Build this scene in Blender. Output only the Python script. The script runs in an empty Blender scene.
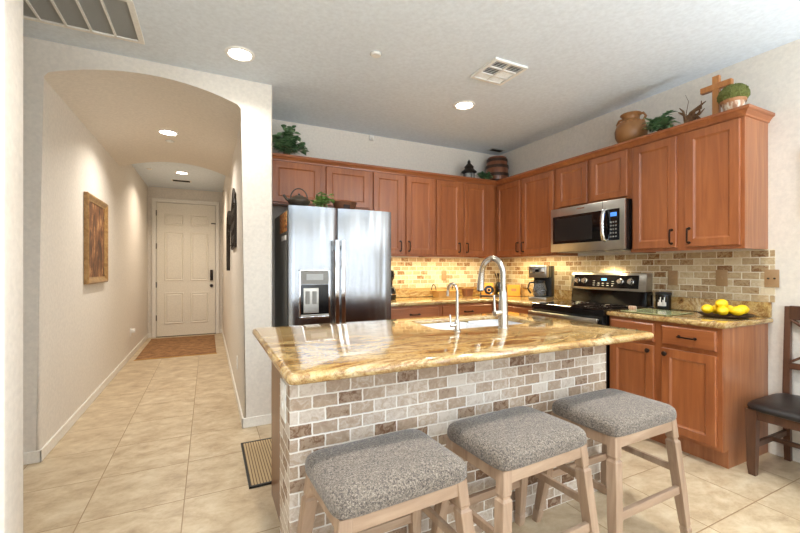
import bpy, bmesh, math, random
from mathutils import Vector, Matrix, Euler
PI = math.pi
S = bpy.context.scene
COL = S.collection

# ------------------------------------------------------------ camera
cam_d = bpy.data.cameras.new('camera')
cam = bpy.data.objects.new('camera', cam_d); COL.objects.link(cam)
YAW = math.atan2(192, 391)
cam.location = (0, 0, 1.245)
cam.rotation_euler = (PI/2, 0, -YAW)
cam_d.sensor_width = 36.0
cam_d.lens = 36.0*391/800
cam_d.shift_y = 2.0/800
cam_d.clip_start = 0.05
S.camera = cam

# ------------------------------------------------------------ colour management, world
S.view_settings.view_transform = 'Standard'
S.view_settings.look = 'None'
S.view_settings.gamma = 1
S.view_settings.exposure = 0.42
S.view_settings.use_curve_mapping = False
W = bpy.data.worlds.new('world'); S.world = W; W.use_nodes = True
W.node_tree.nodes['Background'].inputs[0].default_value = (0.75, 0.87, 1.0, 1)
W.node_tree.nodes['Background'].inputs[1].default_value = 1.2

def area(name, loc, rot, sx, sy, power, color, spread=PI, shape='RECTANGLE'):
    l = bpy.data.lights.new(name, 'AREA'); l.shape = shape; l.size = sx
    if shape == 'RECTANGLE': l.size_y = sy
    l.energy = power; l.color = color; l.spread = spread
    o = bpy.data.objects.new(name, l); COL.objects.link(o)
    o.location = loc; o.rotation_euler = rot
    return o
DAY = (0.82, 0.91, 1.0)
# daylight entering at the windows behind and beside the camera: (x0,x1) on the rear wall
REAR_WIN = [(-3.6, -2.0), (-1.2, 0.4), (1.9, 2.62)]
REAR_Y = -4.5
for a, b in REAR_WIN:
    area('window_daylight', ((a+b)/2, REAR_Y+0.02, 1.3), (-PI/2, 0, PI), (b-a)*.96, 1.9, 20*(b-a), DAY)
SIDE_WIN = [(-4.05, -3.35), (-2.3, -1.2)]
for a, b in SIDE_WIN:
    area('window_daylight', (3.41-0.02, (a+b)/2, 1.3), (0, PI/2, 0), 1.9, (b-a)*.96, 30*(b-a), DAY)
# fill light added to brighten the ceiling; its floor lamps are invented
FILL_UPLIGHTS = [(-1.5, -1.3, 52), (.5, -1.9, 62), (2.95, -.75, 62)]
for x, y, p in FILL_UPLIGHTS:
    area('floor_lamp_uplight', (x, y, 1.60), (PI, 0, 0), .34, .34, p*1.05, (0.80, 0.90, 1.0), PI, 'DISK')
CAN = (1.0, 0.95, 0.88)

# ------------------------------------------------------------ materials
MAT = {}
def newmat(name):
    m = bpy.data.materials.new(name); m.use_nodes = True
    MAT[name] = m
    return m, m.node_tree, m.node_tree.nodes['Principled BSDF']
def N(nt, t, **kw):
    n = nt.nodes.new(t)
    for k, v in kw.items():
        if k in n.inputs: n.inputs[k].default_value = v
        else: setattr(n, k, v)
    return n
def L(nt, a, ai, b, bi): nt.links.new(a.outputs[ai], b.inputs[bi])
def ramp(nt, stops):
    r = nt.nodes.new('ShaderNodeValToRGB'); e = r.color_ramp.elements
    while len(e) > 1: e.remove(e[-1])
    e[0].position = stops[0][0]; e[0].color = (*stops[0][1], 1)
    for p, c in stops[1:]:
        q = e.new(p); q.color = (*c, 1)
    return r
def sr(r, g, b):
    f = lambda c: (c/255/12.92) if c/255 <= .04045 else ((c/255+.055)/1.055)**2.4
    return (f(r), f(g), f(b))
def coords(nt, scale=(1,1,1), rot=(0,0,0), rnd=False):
    tc = N(nt, 'ShaderNodeTexCoord'); mp = N(nt, 'ShaderNodeMapping')
    mp.inputs['Scale'].default_value = scale; mp.inputs['Rotation'].default_value = rot
    L(nt, tc, 'Object', mp, 'Vector')
    if rnd:
        oi = N(nt, 'ShaderNodeObjectInfo'); sc = N(nt, 'ShaderNodeVectorMath', operation='SCALE')
        cb = N(nt, 'ShaderNodeCombineXYZ'); L(nt, oi, 'Random', cb, 0); L(nt, oi, 'Random', cb, 1); L(nt, oi, 'Random', cb, 2)
        L(nt, cb, 0, sc, 0); sc.inputs['Scale'].default_value = 37.0
        L(nt, sc, 0, mp, 'Location')
    return mp
def plain(name, col, rough=.5, metal=0, bump=0, bscale=60, **kw):
    m, nt, b = newmat(name)
    b.inputs['Base Color'].default_value = (*col, 1); b.inputs['Roughness'].default_value = rough; b.inputs['Metallic'].default_value = metal
    for k, v in kw.items(): b.inputs[k.replace('_', ' ')].default_value = v
    mp = coords(nt)
    n = N(nt, 'ShaderNodeTexNoise', Scale=bscale, Detail=3.0); L(nt, mp, 0, n, 'Vector')
    # slight tonal variation so nothing is a dead flat colour
    r = ramp(nt, [(.3, tuple(c*.94 for c in col)), (.7, tuple(min(1, c*1.05) for c in col))])
    L(nt, n, 0, r, 0); L(nt, r, 0, b, 'Base Color')
    if bump:
        bp = N(nt, 'ShaderNodeBump', Strength=bump, Distance=.01); L(nt, n, 0, bp, 'Height'); L(nt, bp, 0, b, 'Normal')
    return m
def emis(name, col, s):
    m, nt, b = newmat(name)
    b.inputs['Base Color'].default_value = (*col, 1)
    b.inputs['Emission Color'].default_value = (*col, 1); b.inputs['Emission Strength'].default_value = s
    return m

plain('wall_paint', sr(224, 216, 204), .85, bump=.025, bscale=45)
plain('ceiling_paint', sr(220, 229, 237), .9, bump=.12, bscale=38)
plain('white_trim', sr(236, 231, 221), .45)
plain('door_paint', sr(236, 229, 214), .4)
plain('white_plastic', sr(240, 238, 232), .4)
plain('vent_white', sr(235, 234, 229), .45)
plain('filter_grey', sr(188, 190, 188), .9, bump=.3, bscale=200)
plain('dark_void', sr(34, 30, 26), .9)
plain('black_plastic', sr(22, 22, 23), .35)
plain('black_glass', sr(10, 10, 12), .06, Specular_IOR_Level=.6)
plain('black_gloss', sr(14, 14, 15), .15)
plain('bronze', sr(45, 32, 26), .35, metal=.7)
plain('iron', sr(50, 42, 34), .55, metal=.5)
plain('tan_plate', sr(164, 130, 92), .5)
plain('grey_side', sr(140, 137, 131), .45, metal=.25)
plain('sink_white', sr(238, 240, 244), .15)
plain('lemon', sr(250, 205, 22), .42, bump=.25, bscale=120)
plain('dark_tray', sr(62, 44, 34), .4)
plain('orange_box', sr(225, 150, 48), .5)
plain('copper_pot', sr(118, 78, 54), .4, metal=.5)
plain('terracotta', sr(166, 114, 72), .55, bump=.4, bscale=25)
plain('vase_glaze', sr(150, 104, 60), .4, bump=.3, bscale=20)
plain('kettle_iron', sr(70, 62, 52), .4, metal=.5)
plain('twig', sr(110, 78, 50), .8)
def mk_leaf(name, a, b_):
    m, nt, b = newmat(name)
    g = N(nt, 'ShaderNodeNewGeometry'); rp = ramp(nt, [(0, a), (1, b_)]); L(nt, g, 'Random Per Island', rp, 0); L(nt, rp, 0, b, 'Base Color')
    b.inputs['Roughness'].default_value = .42; b.inputs['Subsurface Weight'].default_value = .0
mk_leaf('leaf_dark', sr(66, 106, 66), sr(148, 182, 132)); mk_leaf('leaf_bright', sr(96, 138, 60), sr(176, 204, 124))
plain('moss', sr(104, 108, 52), .95, bump=1.0, bscale=90)
plain('cross_wood', sr(184, 122, 66), .5)
plain('leather', sr(30, 26, 25), .38, bump=.15, bscale=150)
plain('cloth_white', sr(235, 230, 222), .8)
plain('glass_green', sr(166, 172, 126), .12)
plain('wicker', sr(196, 150, 84), .7, bump=1.0, bscale=160)
plain('wicker_dark', sr(120, 72, 38), .7, bump=1.0, bscale=160)
plain('barrel_band', sr(70, 50, 38), .5, metal=.5)
plain('brushed_nickel', sr(200, 194, 184), .24, metal=1)
plain('chrome', sr(225, 225, 225), .12, metal=1)
plain('knob_silver', sr(210, 206, 200), .25, metal=.9)
def mk_pot():
    m, nt, b = newmat('pot_pattern'); mp = coords(nt, (1, 1, .35))
    n = N(nt, 'ShaderNodeTexNoise', Scale=60.0, Detail=3.0); L(nt, mp, 0, n, 'Vector')
    r = ramp(nt, [(.4, sr(172, 124, 92)), (.52, sr(206, 178, 150)), (.62, sr(226, 216, 200))]); L(nt, n, 0, r, 0); L(nt, r, 0, b, 'Base Color'); b.inputs['Roughness'].default_value = .6
mk_pot()
emis('lamp_lens', (1, .95, .86), 14)
emis('display_blue', sr(70, 130, 220), .7)

def mk_glass():
    m, nt, b = newmat('clear_glass')
    b.inputs['Base Color'].default_value = (.9, .92, .92, 1); b.inputs['Roughness'].default_value = .03
    b.inputs['Transmission Weight'].default_value = .9; b.inputs['IOR'].default_value = 1.3
mk_glass()

def mk_wood(name, dark, mid, light, rough=.32, scale=(14, 14, 1.1), coat=.25):
    m, nt, b = newmat(name)
    mp = coords(nt, scale, rnd=True)
    n = N(nt, 'ShaderNodeTexNoise', Scale=1.6, Detail=6.0, Roughness=.6, Distortion=.6); L(nt, mp, 0, n, 'Vector')
    r = ramp(nt, [(.25, dark), (.5, mid), (.75, light)]); L(nt, n, 0, r, 0)
    n2 = N(nt, 'ShaderNodeTexNoise', Scale=.35, Detail=2.0); L(nt, mp, 0, n2, 'Vector')
    mx = N(nt, 'ShaderNodeMix', data_type='RGBA', blend_type='MULTIPLY'); mx.inputs[0].default_value = .45
    r2 = ramp(nt, [(.3, (.74, .70, .66)), (.7, (1, 1, 1))]); L(nt, n2, 0, r2, 0)
    nt.links.new(r.outputs[0], mx.inputs[6]); nt.links.new(r2.outputs[0], mx.inputs[7]); nt.links.new(mx.outputs[2], b.inputs['Base Color'])
    b.inputs['Roughness'].default_value = rough; b.inputs['Coat Weight'].default_value = coat; b.inputs['Coat Roughness'].default_value = .2
    bp = N(nt, 'ShaderNodeBump', Strength=.06, Distance=.003); L(nt, n, 0, bp, 'Height'); L(nt, bp, 0, b, 'Normal')
CH = (sr(134, 76, 42), sr(154, 90, 50), sr(172, 105, 60))
mk_wood('cherry', *CH)
mk_wood('cherry_h', *CH, scale=(1.1, 14, 14))
mk_wood('cherry_side', sr(136, 82, 50), sr(160, 100, 62), sr(182, 122, 80))
mk_wood('island_wood', sr(92, 54, 32), sr(114, 68, 40), sr(134, 84, 52))
mk_wood('stool_wood', sr(140, 114, 92), sr(166, 139, 115), sr(188, 163, 138), rough=.55, coat=0)
mk_wood('stool_wood_h', sr(140, 114, 92), sr(166, 139, 115), sr(188, 163, 138), rough=.55, scale=(1.5, 9, 9), coat=0)
mk_wood('chair_wood', sr(66, 40, 26), sr(86, 54, 36), sr(106, 70, 48), rough=.4)
mk_wood('barrel_wood', sr(100, 56, 34), sr(136, 80, 50), sr(160, 104, 68), scale=(9, 9, 2))
mk_wood('frame_gold', sr(118, 84, 44), sr(156, 118, 68), sr(184, 148, 96), rough=.35, scale=(12, 12, 12))
mk_wood('cross_grain', sr(160, 96, 44), sr(190, 124, 64), sr(208, 148, 84), scale=(16, 16, 2))

def mk_steel():
    m, nt, b = newmat('stainless')
    b.inputs['Base Color'].default_value = (*sr(158, 160, 163), 1); b.inputs['Metallic'].default_value = 1
    b.inputs['Roughness'].default_value = .22; b.inputs['Anisotropic'].default_value = .85
    tg = N(nt, 'ShaderNodeTangent'); tg.direction_type = 'RADIAL'; tg.axis = 'Z'; L(nt, tg, 0, b, 'Tangent')
    mp = coords(nt, (9, 1, .5))
    n = N(nt, 'ShaderNodeTexNoise', Scale=1.0, Detail=1.0); L(nt, mp, 0, n, 'Vector')
    bp = N(nt, 'ShaderNodeBump', Strength=.9, Distance=.016); L(nt, n, 0, bp, 'Height'); L(nt, bp, 0, b, 'Normal')
    m, nt, b = newmat('stainless_plain')
    mp = coords(nt, (3, 200, 3))
    n = N(nt, 'ShaderNodeTexNoise', Scale=2.0); L(nt, mp, 0, n, 'Vector')
    r = ramp(nt, [(.3, sr(176, 172, 164)), (.7, sr(200, 196, 188))]); L(nt, n, 0, r, 0); L(nt, r, 0, b, 'Base Color')
    b.inputs['Metallic'].default_value = 1; b.inputs['Roughness'].default_value = .3
mk_steel()

def mk_granite():
    m, nt, b = newmat('granite')
    mp = coords(nt, (1.0, 3.2, 3.2), rot=(0, 0, .12))
    wn = N(nt, 'ShaderNodeTexNoise', Scale=1.3, Detail=9.0, Roughness=.68, Distortion=1.6); L(nt, mp, 0, wn, 'Vector')
    r = ramp(nt, [(.31, sr(72, 50, 34)), (.40, sr(142, 104, 60)), (.46, sr(182, 146, 88)), (.51, sr(198, 172, 120)), (.55, sr(146, 108, 62)), (.59, sr(192, 164, 114)), (.68, sr(218, 204, 172)), (.78, sr(128, 98, 66))])
    L(nt, wn, 0, r, 0)
    mp2 = coords(nt)
    sp = N(nt, 'ShaderNodeTexNoise', Scale=95.0, Detail=4.0, Roughness=.75); L(nt, mp2, 0, sp, 'Vector')
    r2 = ramp(nt, [(.34, (.36, .27, .20)), (.46, (.95, .93, .9)), (.62, (1, 1, 1)), (.72, (1.15, 1.12, 1.05))]); L(nt, sp, 0, r2, 0)
    mx = N(nt, 'ShaderNodeMix', data_type='RGBA', blend_type='MULTIPLY'); mx.inputs[0].default_value = .8
    nt.links.new(r.outputs[0], mx.inputs[6]); nt.links.new(r2.outputs[0], mx.inputs[7]); nt.links.new(mx.outputs[2], b.inputs['Base Color'])
    b.inputs['Roughness'].default_value = .07; b.inputs['IOR'].default_value = 1.6
    b.inputs['Coat Weight'].default_value = .6; b.inputs['Coat Roughness'].default_value = .03
mk_granite()

def mk_tile(name, swap, cream, mid, brown, grout, bias=0.0):
    """running-bond travertine; swap picks which two object axes span the wall"""
    m, nt, b = newmat(name)
    tc = N(nt, 'ShaderNodeTexCoord'); sx = N(nt, 'ShaderNodeSeparateXYZ'); L(nt, tc, 'Object', sx, 0)
    cb = N(nt, 'ShaderNodeCombineXYZ')
    L(nt, sx, swap, cb, 0); L(nt, sx, 2, cb, 1)
    # wobble the edges so the tiles look tumbled
    wb = N(nt, 'ShaderNodeTexNoise', Scale=45.0, Detail=2.0); L(nt, cb, 0, wb, 'Vector')
    wv = N(nt, 'ShaderNodeVectorMath', operation='SUBTRACT'); wv.inputs[1].default_value = (.5, .5, .5); L(nt, wb, 'Color', wv, 0)
    ws = N(nt, 'ShaderNodeVectorMath', operation='SCALE'); ws.inputs['Scale'].default_value = .006; L(nt, wv, 0, ws, 0)
    ad = N(nt, 'ShaderNodeVectorMath', operation='ADD'); L(nt, cb, 0, ad, 0); L(nt, ws, 0, ad, 1)
    br = N(nt, 'ShaderNodeTexBrick', Scale=1.0); br.offset = .5; br.squash = 1.0
    br.inputs['Brick Width'].default_value = .1016; br.inputs['Row Height'].default_value = .0508
    br.inputs['Mortar Size'].default_value = .0036; br.inputs['Mortar Smooth'].default_value = .25
    br.inputs['Color1'].default_value = (0, 0, 0, 1); br.inputs['Color2'].default_value = (1, 1, 1, 1); br.inputs['Mortar'].default_value = (.5, .5, .5, 1)
    br.inputs['Bias'].default_value = bias
    L(nt, ad, 0, br, 'Vector')
    n = N(nt, 'ShaderNodeTexNoise', Scale=38.0, Detail=6.0, Roughness=.7, Distortion=.8); L(nt, cb, 0, n, 'Vector')
    ma = N(nt, 'ShaderNodeMath', operation='MULTIPLY_ADD'); ma.inputs[1].default_value = 1.5; ma.inputs[2].default_value = -.75; L(nt, n, 0, ma, 0)
    su = N(nt, 'ShaderNodeMath', operation='ADD'); L(nt, br, 'Color', su, 0); L(nt, ma, 0, su, 1)
    r = ramp(nt, [(.05, cream), (.5, mid), (.85, tuple(a*.6+c*.4 for a, c in zip(mid, brown))), (1.15 if False else 1.0, brown)]); L(nt, su, 0, r, 0)
    mx = N(nt, 'ShaderNodeMix', data_type='RGBA')
    nt.links.new(br.outputs['Fac'], mx.inputs[0]); nt.links.new(r.outputs[0], mx.inputs[6]); mx.inputs[7].default_value = (*grout, 1)
    nt.links.new(mx.outputs[2], b.inputs['Base Color'])
    b.inputs['Roughness'].default_value = .6
    iv = N(nt, 'ShaderNodeMath', operation='SUBTRACT'); iv.inputs[0].default_value = 1; L(nt, br, 'Fac', iv, 1)
    pit = N(nt, 'ShaderNodeMath', operation='MULTIPLY_ADD'); pit.inputs[1].default_value = .35; L(nt, n, 0, pit, 0); L(nt, iv, 0, pit, 2)
    bp = N(nt, 'ShaderNodeBump', Strength=.7, Distance=.004); L(nt, pit, 0, bp, 'Height'); L(nt, bp, 0, b, 'Normal')
ISL = (sr(208, 196, 182), sr(172, 150, 128), sr(112, 80, 54), sr(230, 224, 214))
BSP = (sr(214, 198, 166), sr(190, 166, 128), sr(132, 92, 52), sr(228, 218, 196))
mk_tile('island_tile', 0, *ISL); mk_tile('island_tile_end', 1, *ISL)
mk_tile('splash_tile_back', 0, *BSP); mk_tile('splash_tile_right', 1, *BSP)

def mk_floor():
    m, nt, b = newmat('floor_tile')
    tc = N(nt, 'ShaderNodeTexCoord'); mp = N(nt, 'ShaderNodeMapping'); L(nt, tc, 'Object', mp, 0)
    mp.inputs['Location'].default_value = (.114+.456*20, -2.405+.456*20, 0)
    br = N(nt, 'ShaderNodeTexBrick', Scale=1.0); br.offset = 0; br.squash = 1
    br.inputs['Brick Width'].default_value = .456; br.inputs['Row Height'].default_value = .456
    br.inputs['Mortar Size'].default_value = .0028; br.inputs['Mortar Smooth'].default_value = .2
    br.inputs['Color1'].default_value = (0, 0, 0, 1); br.inputs['Color2'].default_value = (1, 1, 1, 1)
    L(nt, mp, 0, br, 'Vector')
    # shift the mottling from tile to tile
    of = N(nt, 'ShaderNodeVectorMath', operation='SCALE'); of.inputs['Scale'].default_value = 5.0; L(nt, br, 'Color', of, 0)
    ad = N(nt, 'ShaderNodeVectorMath', operation='ADD'); L(nt, tc, 'Object', ad, 0); L(nt, of, 0, ad, 1)
    ms = N(nt, 'ShaderNodeMapping'); ms.inputs['Scale'].default_value = (1, 1.4, 1); ms.inputs['Rotation'].default_value = (0, 0, .3); L(nt, ad, 0, ms, 0)
    n = N(nt, 'ShaderNodeTexNoise', Scale=6.5, Detail=9.0, Roughness=.68, Distortion=.25); L(nt, ms, 0, n, 'Vector')
    r = ramp(nt, [(.3, sr(164, 140, 110)), (.45, sr(187, 165, 133)), (.58, sr(201, 182, 151)), (.75, sr(216, 201, 174))]); L(nt, n, 0, r, 0)
    mx = N(nt, 'ShaderNodeMix', data_type='RGBA'); nt.links.new(br.outputs['Fac'], mx.inputs[0]); nt.links.new(r.outputs[0], mx.inputs[6]); mx.inputs[7].default_value = (*sr(150, 122, 88), 1)
    nt.links.new(mx.outputs[2], b.inputs['Base Color'])
    b.inputs['Roughness'].default_value = .34
    iv = N(nt, 'ShaderNodeMath', operation='SUBTRACT'); iv.inputs[0].default_value = 1; L(nt, br, 'Fac', iv, 1)
    bp = N(nt, 'ShaderNodeBump', Strength=.5, Distance=.002); L(nt, iv, 0, bp, 'Height'); L(nt, bp, 0, b, 'Normal')
mk_floor()

def mk_tweed():
    m, nt, b = newmat('tweed')
    mp = coords(nt, (1, 1, 1))
    v = N(nt, 'ShaderNodeTexVoronoi', Scale=330.0); L(nt, mp, 0, v, 'Vector')
    n = N(nt, 'ShaderNodeTexNoise', Scale=150.0, Detail=4.0, Roughness=.8); L(nt, mp, 0, n, 'Vector')
    ad = N(nt, 'ShaderNodeMath', operation='MULTIPLY_ADD'); ad.inputs[1].default_value = .35; L(nt, v, 'Color', ad, 0); L(nt, n, 0, ad, 2)
    r = ramp(nt, [(.42, sr(48, 42, 38)), (.58, sr(86, 77, 69)), (.72, sr(118, 107, 96)), (.95, sr(160, 148, 132))]); L(nt, ad, 0, r, 0)
    L(nt, r, 0, b, 'Base Color'); b.inputs['Roughness'].default_value = .95
    b.inputs['Sheen Weight'].default_value = .2
    bp = N(nt, 'ShaderNodeBump', Strength=.6, Distance=.002); L(nt, ad, 0, bp, 'Height'); L(nt, bp, 0, b, 'Normal')
mk_tweed()

def mk_stripe(name, c1, c2, scale, axis='X', rough=.9):
    m, nt, b = newmat(name)
    mp = coords(nt)
    w = N(nt, 'ShaderNodeTexWave', Scale=scale, Distortion=.3); w.bands_direction = axis; L(nt, mp, 0, w, 'Vector')
    r = ramp(nt, [(.1, c1), (.3, c2)]); L(nt, w, 0, r, 0); L(nt, r, 0, b, 'Base Color'); b.inputs['Roughness'].default_value = rough
mk_stripe('mat_stripe', sr(104, 84, 60), sr(186, 160, 120), 19)
def mk_rug():
    m, nt, b = newmat('rug_brown'); mp = coords(nt)
    n = N(nt, 'ShaderNodeTexNoise', Scale=9.0, Detail=8.0, Roughness=.75); L(nt, mp, 0, n, 'Vector')
    r = ramp(nt, [(.35, sr(112, 76, 46)), (.6, sr(160, 118, 76)), (.75, sr(182, 146, 104))]); L(nt, n, 0, r, 0); L(nt, r, 0, b, 'Base Color'); b.inputs['Roughness'].default_value = 1
mk_rug()
def mk_paint():
    m, nt, b = newmat('painting_sepia'); mp = coords(nt, (5, 1, 1.8))
    n = N(nt, 'ShaderNodeTexNoise', Scale=2.6, Detail=7.0, Roughness=.7, Distortion=.4); L(nt, mp, 0, n, 'Vector')
    r = ramp(nt, [(.34, sr(36, 22, 14)), (.46, sr(88, 54, 32)), (.56, sr(136, 90, 54)), (.68, sr(214, 166, 112))]); L(nt, n, 0, r, 0); L(nt, r, 0, b, 'Base Color'); b.inputs['Roughness'].default_value = .6
mk_paint()
def mk_sig():
    m, nt, b = newmat('magnet_orange'); mp = coords(nt)
    n = N(nt, 'ShaderNodeTexNoise', Scale=38.0, Detail=2.0); L(nt, mp, 0, n, 'Vector')
    r = ramp(nt, [(.35, sr(90, 60, 34)), (.48, sr(206, 110, 44)), (.6, sr(226, 190, 120)), (.7, sr(196, 80, 40))]); L(nt, n, 0, r, 0); L(nt, r, 0, b, 'Base Color'); b.inputs['Roughness'].default_value = .5
mk_sig()

# ------------------------------------------------------------ mesh helpers
class MB:
    def __init__(s): s.bm = bmesh.new()
    def box(s, x0, x1, y0, y1, z0, z1, bev=0, seg=2, M=None):
        r = bmesh.ops.create_cube(s.bm, size=1)
        vs = r['verts']
        for v in vs:
            v.co = Vector(((x0+x1)/2 + v.co.x*(x1-x0), (y0+y1)/2 + v.co.y*(y1-y0), (z0+z1)/2 + v.co.z*(z1-z0)))
        if bev:
            es = list({e for v in vs for e in v.link_edges})
            q = bmesh.ops.bevel(s.bm, geom=es, offset=bev, segments=seg, profile=.5, affect='EDGES')
            vs = list({v for f in q['faces'] for v in f.verts} | {v for v in vs if v.is_valid})
        if M is not None:
            for v in vs: v.co = M @ v.co
        return s
    def hexa(s, b, t, bev=0):
        """eight corners: bottom four b, top four t, both counter-clockwise from above"""
        vs = [s.bm.verts.new(p) for p in b] + [s.bm.verts.new(p) for p in t]
        fs = [(3, 2, 1, 0), (4, 5, 6, 7), (0, 1, 5, 4), (1, 2, 6, 5), (2, 3, 7, 6), (3, 0, 4, 7)]
        for f in fs: s.bm.faces.new([vs[i] for i in f])
        if bev:
            es = list({e for v in vs for e in v.link_edges})
            bmesh.ops.bevel(s.bm, geom=es, offset=bev, segments=2, profile=.5, affect='EDGES')
        return s
    def lathe(s, prof, seg=24, M=None, sx=1, sy=1):
        rings = []
        for r, z in prof:
            if r < 1e-5:
                v = s.bm.verts.new((0, 0, z)); rings.append([v])
            else:
                rings.append([s.bm.verts.new((sx*r*math.cos(2*PI*k/seg), sy*r*math.sin(2*PI*k/seg), z)) for k in range(seg)])
        for a, b in zip(rings, rings[1:]):
            if len(a) == 1 and len(b) == 1: continue
            for k in range(seg):
                k2 = (k+1) % seg
                if len(a) == 1: s.bm.faces.new((a[0], b[k2], b[k]))
                elif len(b) == 1: s.bm.faces.new((a[k], a[k2], b[0]))
                else: s.bm.faces.new((a[k], a[k2], b[k2], b[k]))
        if M is not None:
            for r in rings:
                for v in r: v.co = M @ v.co
        return s
    def tube(s, pts, rad, seg=10, cap=True, flat=1.0):
        pts = [Vector(p) for p in pts]
        rads = rad if isinstance(rad, (list, tuple)) else [rad]*len(pts)
        rings = []; up = None
        for i, p in enumerate(pts):
            d = (pts[min(i+1, len(pts)-1)] - pts[max(i-1, 0)]).normalized()
            if up is None:
                up = Vector((0, 0, 1)) if abs(d.z) < .9 else Vector((1, 0, 0))
            x = d.cross(up).normalized(); up = x.cross(d).normalized()
            rings.append([s.bm.verts.new(p + (x*math.cos(2*PI*k/seg) + up*flat*math.sin(2*PI*k/seg))*rads[i]) for k in range(seg)])
        for a, b in zip(rings, rings[1:]):
            for k in range(seg): s.bm.faces.new((a[k], a[(k+1) % seg], b[(k+1) % seg], b[k]))
        if cap:
            s.bm.faces.new(list(reversed(rings[0]))); s.bm.faces.new(rings[-1])
        return s
    def rings(s, rs, cap0=False, cap1=False):
        R = [[s.bm.verts.new(p) for p in r] for r in rs]
        n = len(R[0])
        for a, b in zip(R, R[1:]):
            for k in range(n): s.bm.faces.new((a[k], a[(k+1) % n], b[(k+1) % n], b[k]))
        if cap0: s.bm.faces.new(list(reversed(R[0])))
        if cap1: s.bm.faces.new(R[-1])
        return s
    def panel(s, x0, x1, z0, z1, prof, back=0.0):
        """front facing -y: prof lists (inset, y) from the back edge inwards"""
        rs = []
        for ins, y in prof:
            rs.append([(x0+ins, y, z0+ins), (x1-ins, y, z0+ins), (x1-ins, y, z1-ins), (x0+ins, y, z1-ins)])
        return s.rings(rs, cap0=True, cap1=True)
    def prism(s, poly, y0, y1):
        a = [s.bm.verts.new((x, y0, z)) for x, z in poly]; b = [s.bm.verts.new((x, y1, z)) for x, z in poly]
        n = len(poly)
        s.bm.faces.new(a); s.bm.faces.new(list(reversed(b)))
        for k in range(n): s.bm.faces.new((a[k], b[k], b[(k+1) % n], a[(k+1) % n]))
        return s
    def xf(s, M):
        for v in s.bm.verts: v.co = M @ v.co
        return s
    def build(s, name, mat, parent=None, smooth=None, loc=None):
        bmesh.ops.recalc_face_normals(s.bm, faces=s.bm.faces)
        me = bpy.data.meshes.new(name); 
        if smooth is not None:
            for f in s.bm.faces: f.smooth = True
            for e in s.bm.edges:
                if len(e.link_faces) == 2 and e.calc_face_angle(0) > smooth: e.smooth = False
        s.bm.to_mesh(me); s.bm.free()
        o = bpy.data.objects.new(name, me); COL.objects.link(o)
        me.materials.append(MAT[mat])
        if parent: o.parent = parent
        if loc: o.location = loc
        return o
SM = math.radians(38)
def thing(name, label, cat, loc=(0, 0, 0), rz=0, group=None, rot=None):
    o = bpy.data.objects.new(name, None); COL.objects.link(o); o.empty_display_size = .1
    o.location = loc; o.rotation_euler = rot or (0, 0, rz)
    return tag(o, label, cat, group)
def tag(o, label, cat, group=None):
    o['label'] = label; o['category'] = cat
    if group: o['group'] = group
    return o
def copy_tree(o, loc, rz, label, parent=None):
    c = o.copy(); COL.objects.link(c); c.location = loc; c.rotation_euler = (0, 0, rz); c['label'] = label
    for ch in [k for k in bpy.data.objects if k.parent == o]:
        d = ch.copy(); COL.objects.link(d); d.parent = c
        for g in [k for k in bpy.data.objects if k.parent == ch]:
            e = g.copy(); COL.objects.link(e); e.parent = d
    return c
def struct(o, label=None):
    o['kind'] = 'structure'
    if label: o['label'] = label
    return o
def T(x, y, z): return Matrix.Translation((x, y, z))
def RX(a): return Matrix.Rotation(a, 4, 'X')
def RY(a): return Matrix.Rotation(a, 4, 'Y')
def RZ(a): return Matrix.Rotation(a, 4, 'Z')

# ------------------------------------------------------------ dimensions
XW, YB, H = 3.41, 4.02, 2.72          # right wall, back wall, ceiling
XL = -4.5                             # far left
HL, HR = -0.972, 0.25                 # hall side walls
YA, YV, YD = 3.28, 5.85, 8.30         # arch face, end of the vaulted header, entrance wall
WR = 0.467                            # right end of the arch wall

# ------------------------------------------------------------ structure
struct(MB().box(XL-.2, XW+.2, REAR_Y-.2, YD+.3, -.1, 0).build('floor', 'floor_tile'), 'beige travertine-look square floor tiles')
struct(MB().box(XL-.2, XW+.2, REAR_Y-.2, YD+.3, H, H+.1).build('ceiling', 'ceiling_paint'), 'white textured ceiling')
# arch wall with the barrel-vaulted header running back over the hall
def arch_pts(z_spring=2.50, rise=.122, n=28):
    c = (HL+HR)/2; hw = (HR-HL)/2; R = (hw*hw+rise*rise)/(2*rise)
    out = []
    for k in range(n+1):
        x = HL + (HR-HL)*k/n
        out.append((x, z_spring - R + rise + math.sqrt(max(0, R*R-(x-c)**2))))
    return out
poly = [(XL, 0), (HL, 0)] + arch_pts() + [(HR, 0), (WR, 0), (WR, H), (XL, H)]
mb = MB().prism(poly, YA, YV)
es = []
for e in mb.bm.edges:
    a, b = e.verts[0].co, e.verts[1].co
    front = abs(a.y-YA) < 1e-4 and abs(b.y-YA) < 1e-4
    inx = all(HL-1e-4 <= p.x <= HR+1e-4 for p in (a, b))
    if front and inx and not (a.z < 1e-4 and b.z < 1e-4): es.append(e)
    if front and abs(a.x-WR) < 1e-4 and abs(b.x-WR) < 1e-4: es.append(e)
bmesh.ops.bevel(mb.bm, geom=es, offset=.02, segments=4, profile=.5, affect='EDGES')
struct(mb.build('wall_arch', 'wall_paint', smooth=math.radians(30)), 'cream wall with a wide arched hallway opening')
struct(MB().box(HL-.12, HL, YV, YD, 0, H).build('wall_hall_left', 'wall_paint'))
struct(MB().box(HR, WR, YV, YD, 0, H).build('wall_hall_right', 'wall_paint'))
struct(MB().box(HL-.12, WR, YD, YD+.12, 0, H).build('wall_hall_end', 'wall_paint'))
struct(MB().box(WR, XW+.12, YB, YB+.12, 0, H).build('wall_back', 'wall_paint'))
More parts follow.
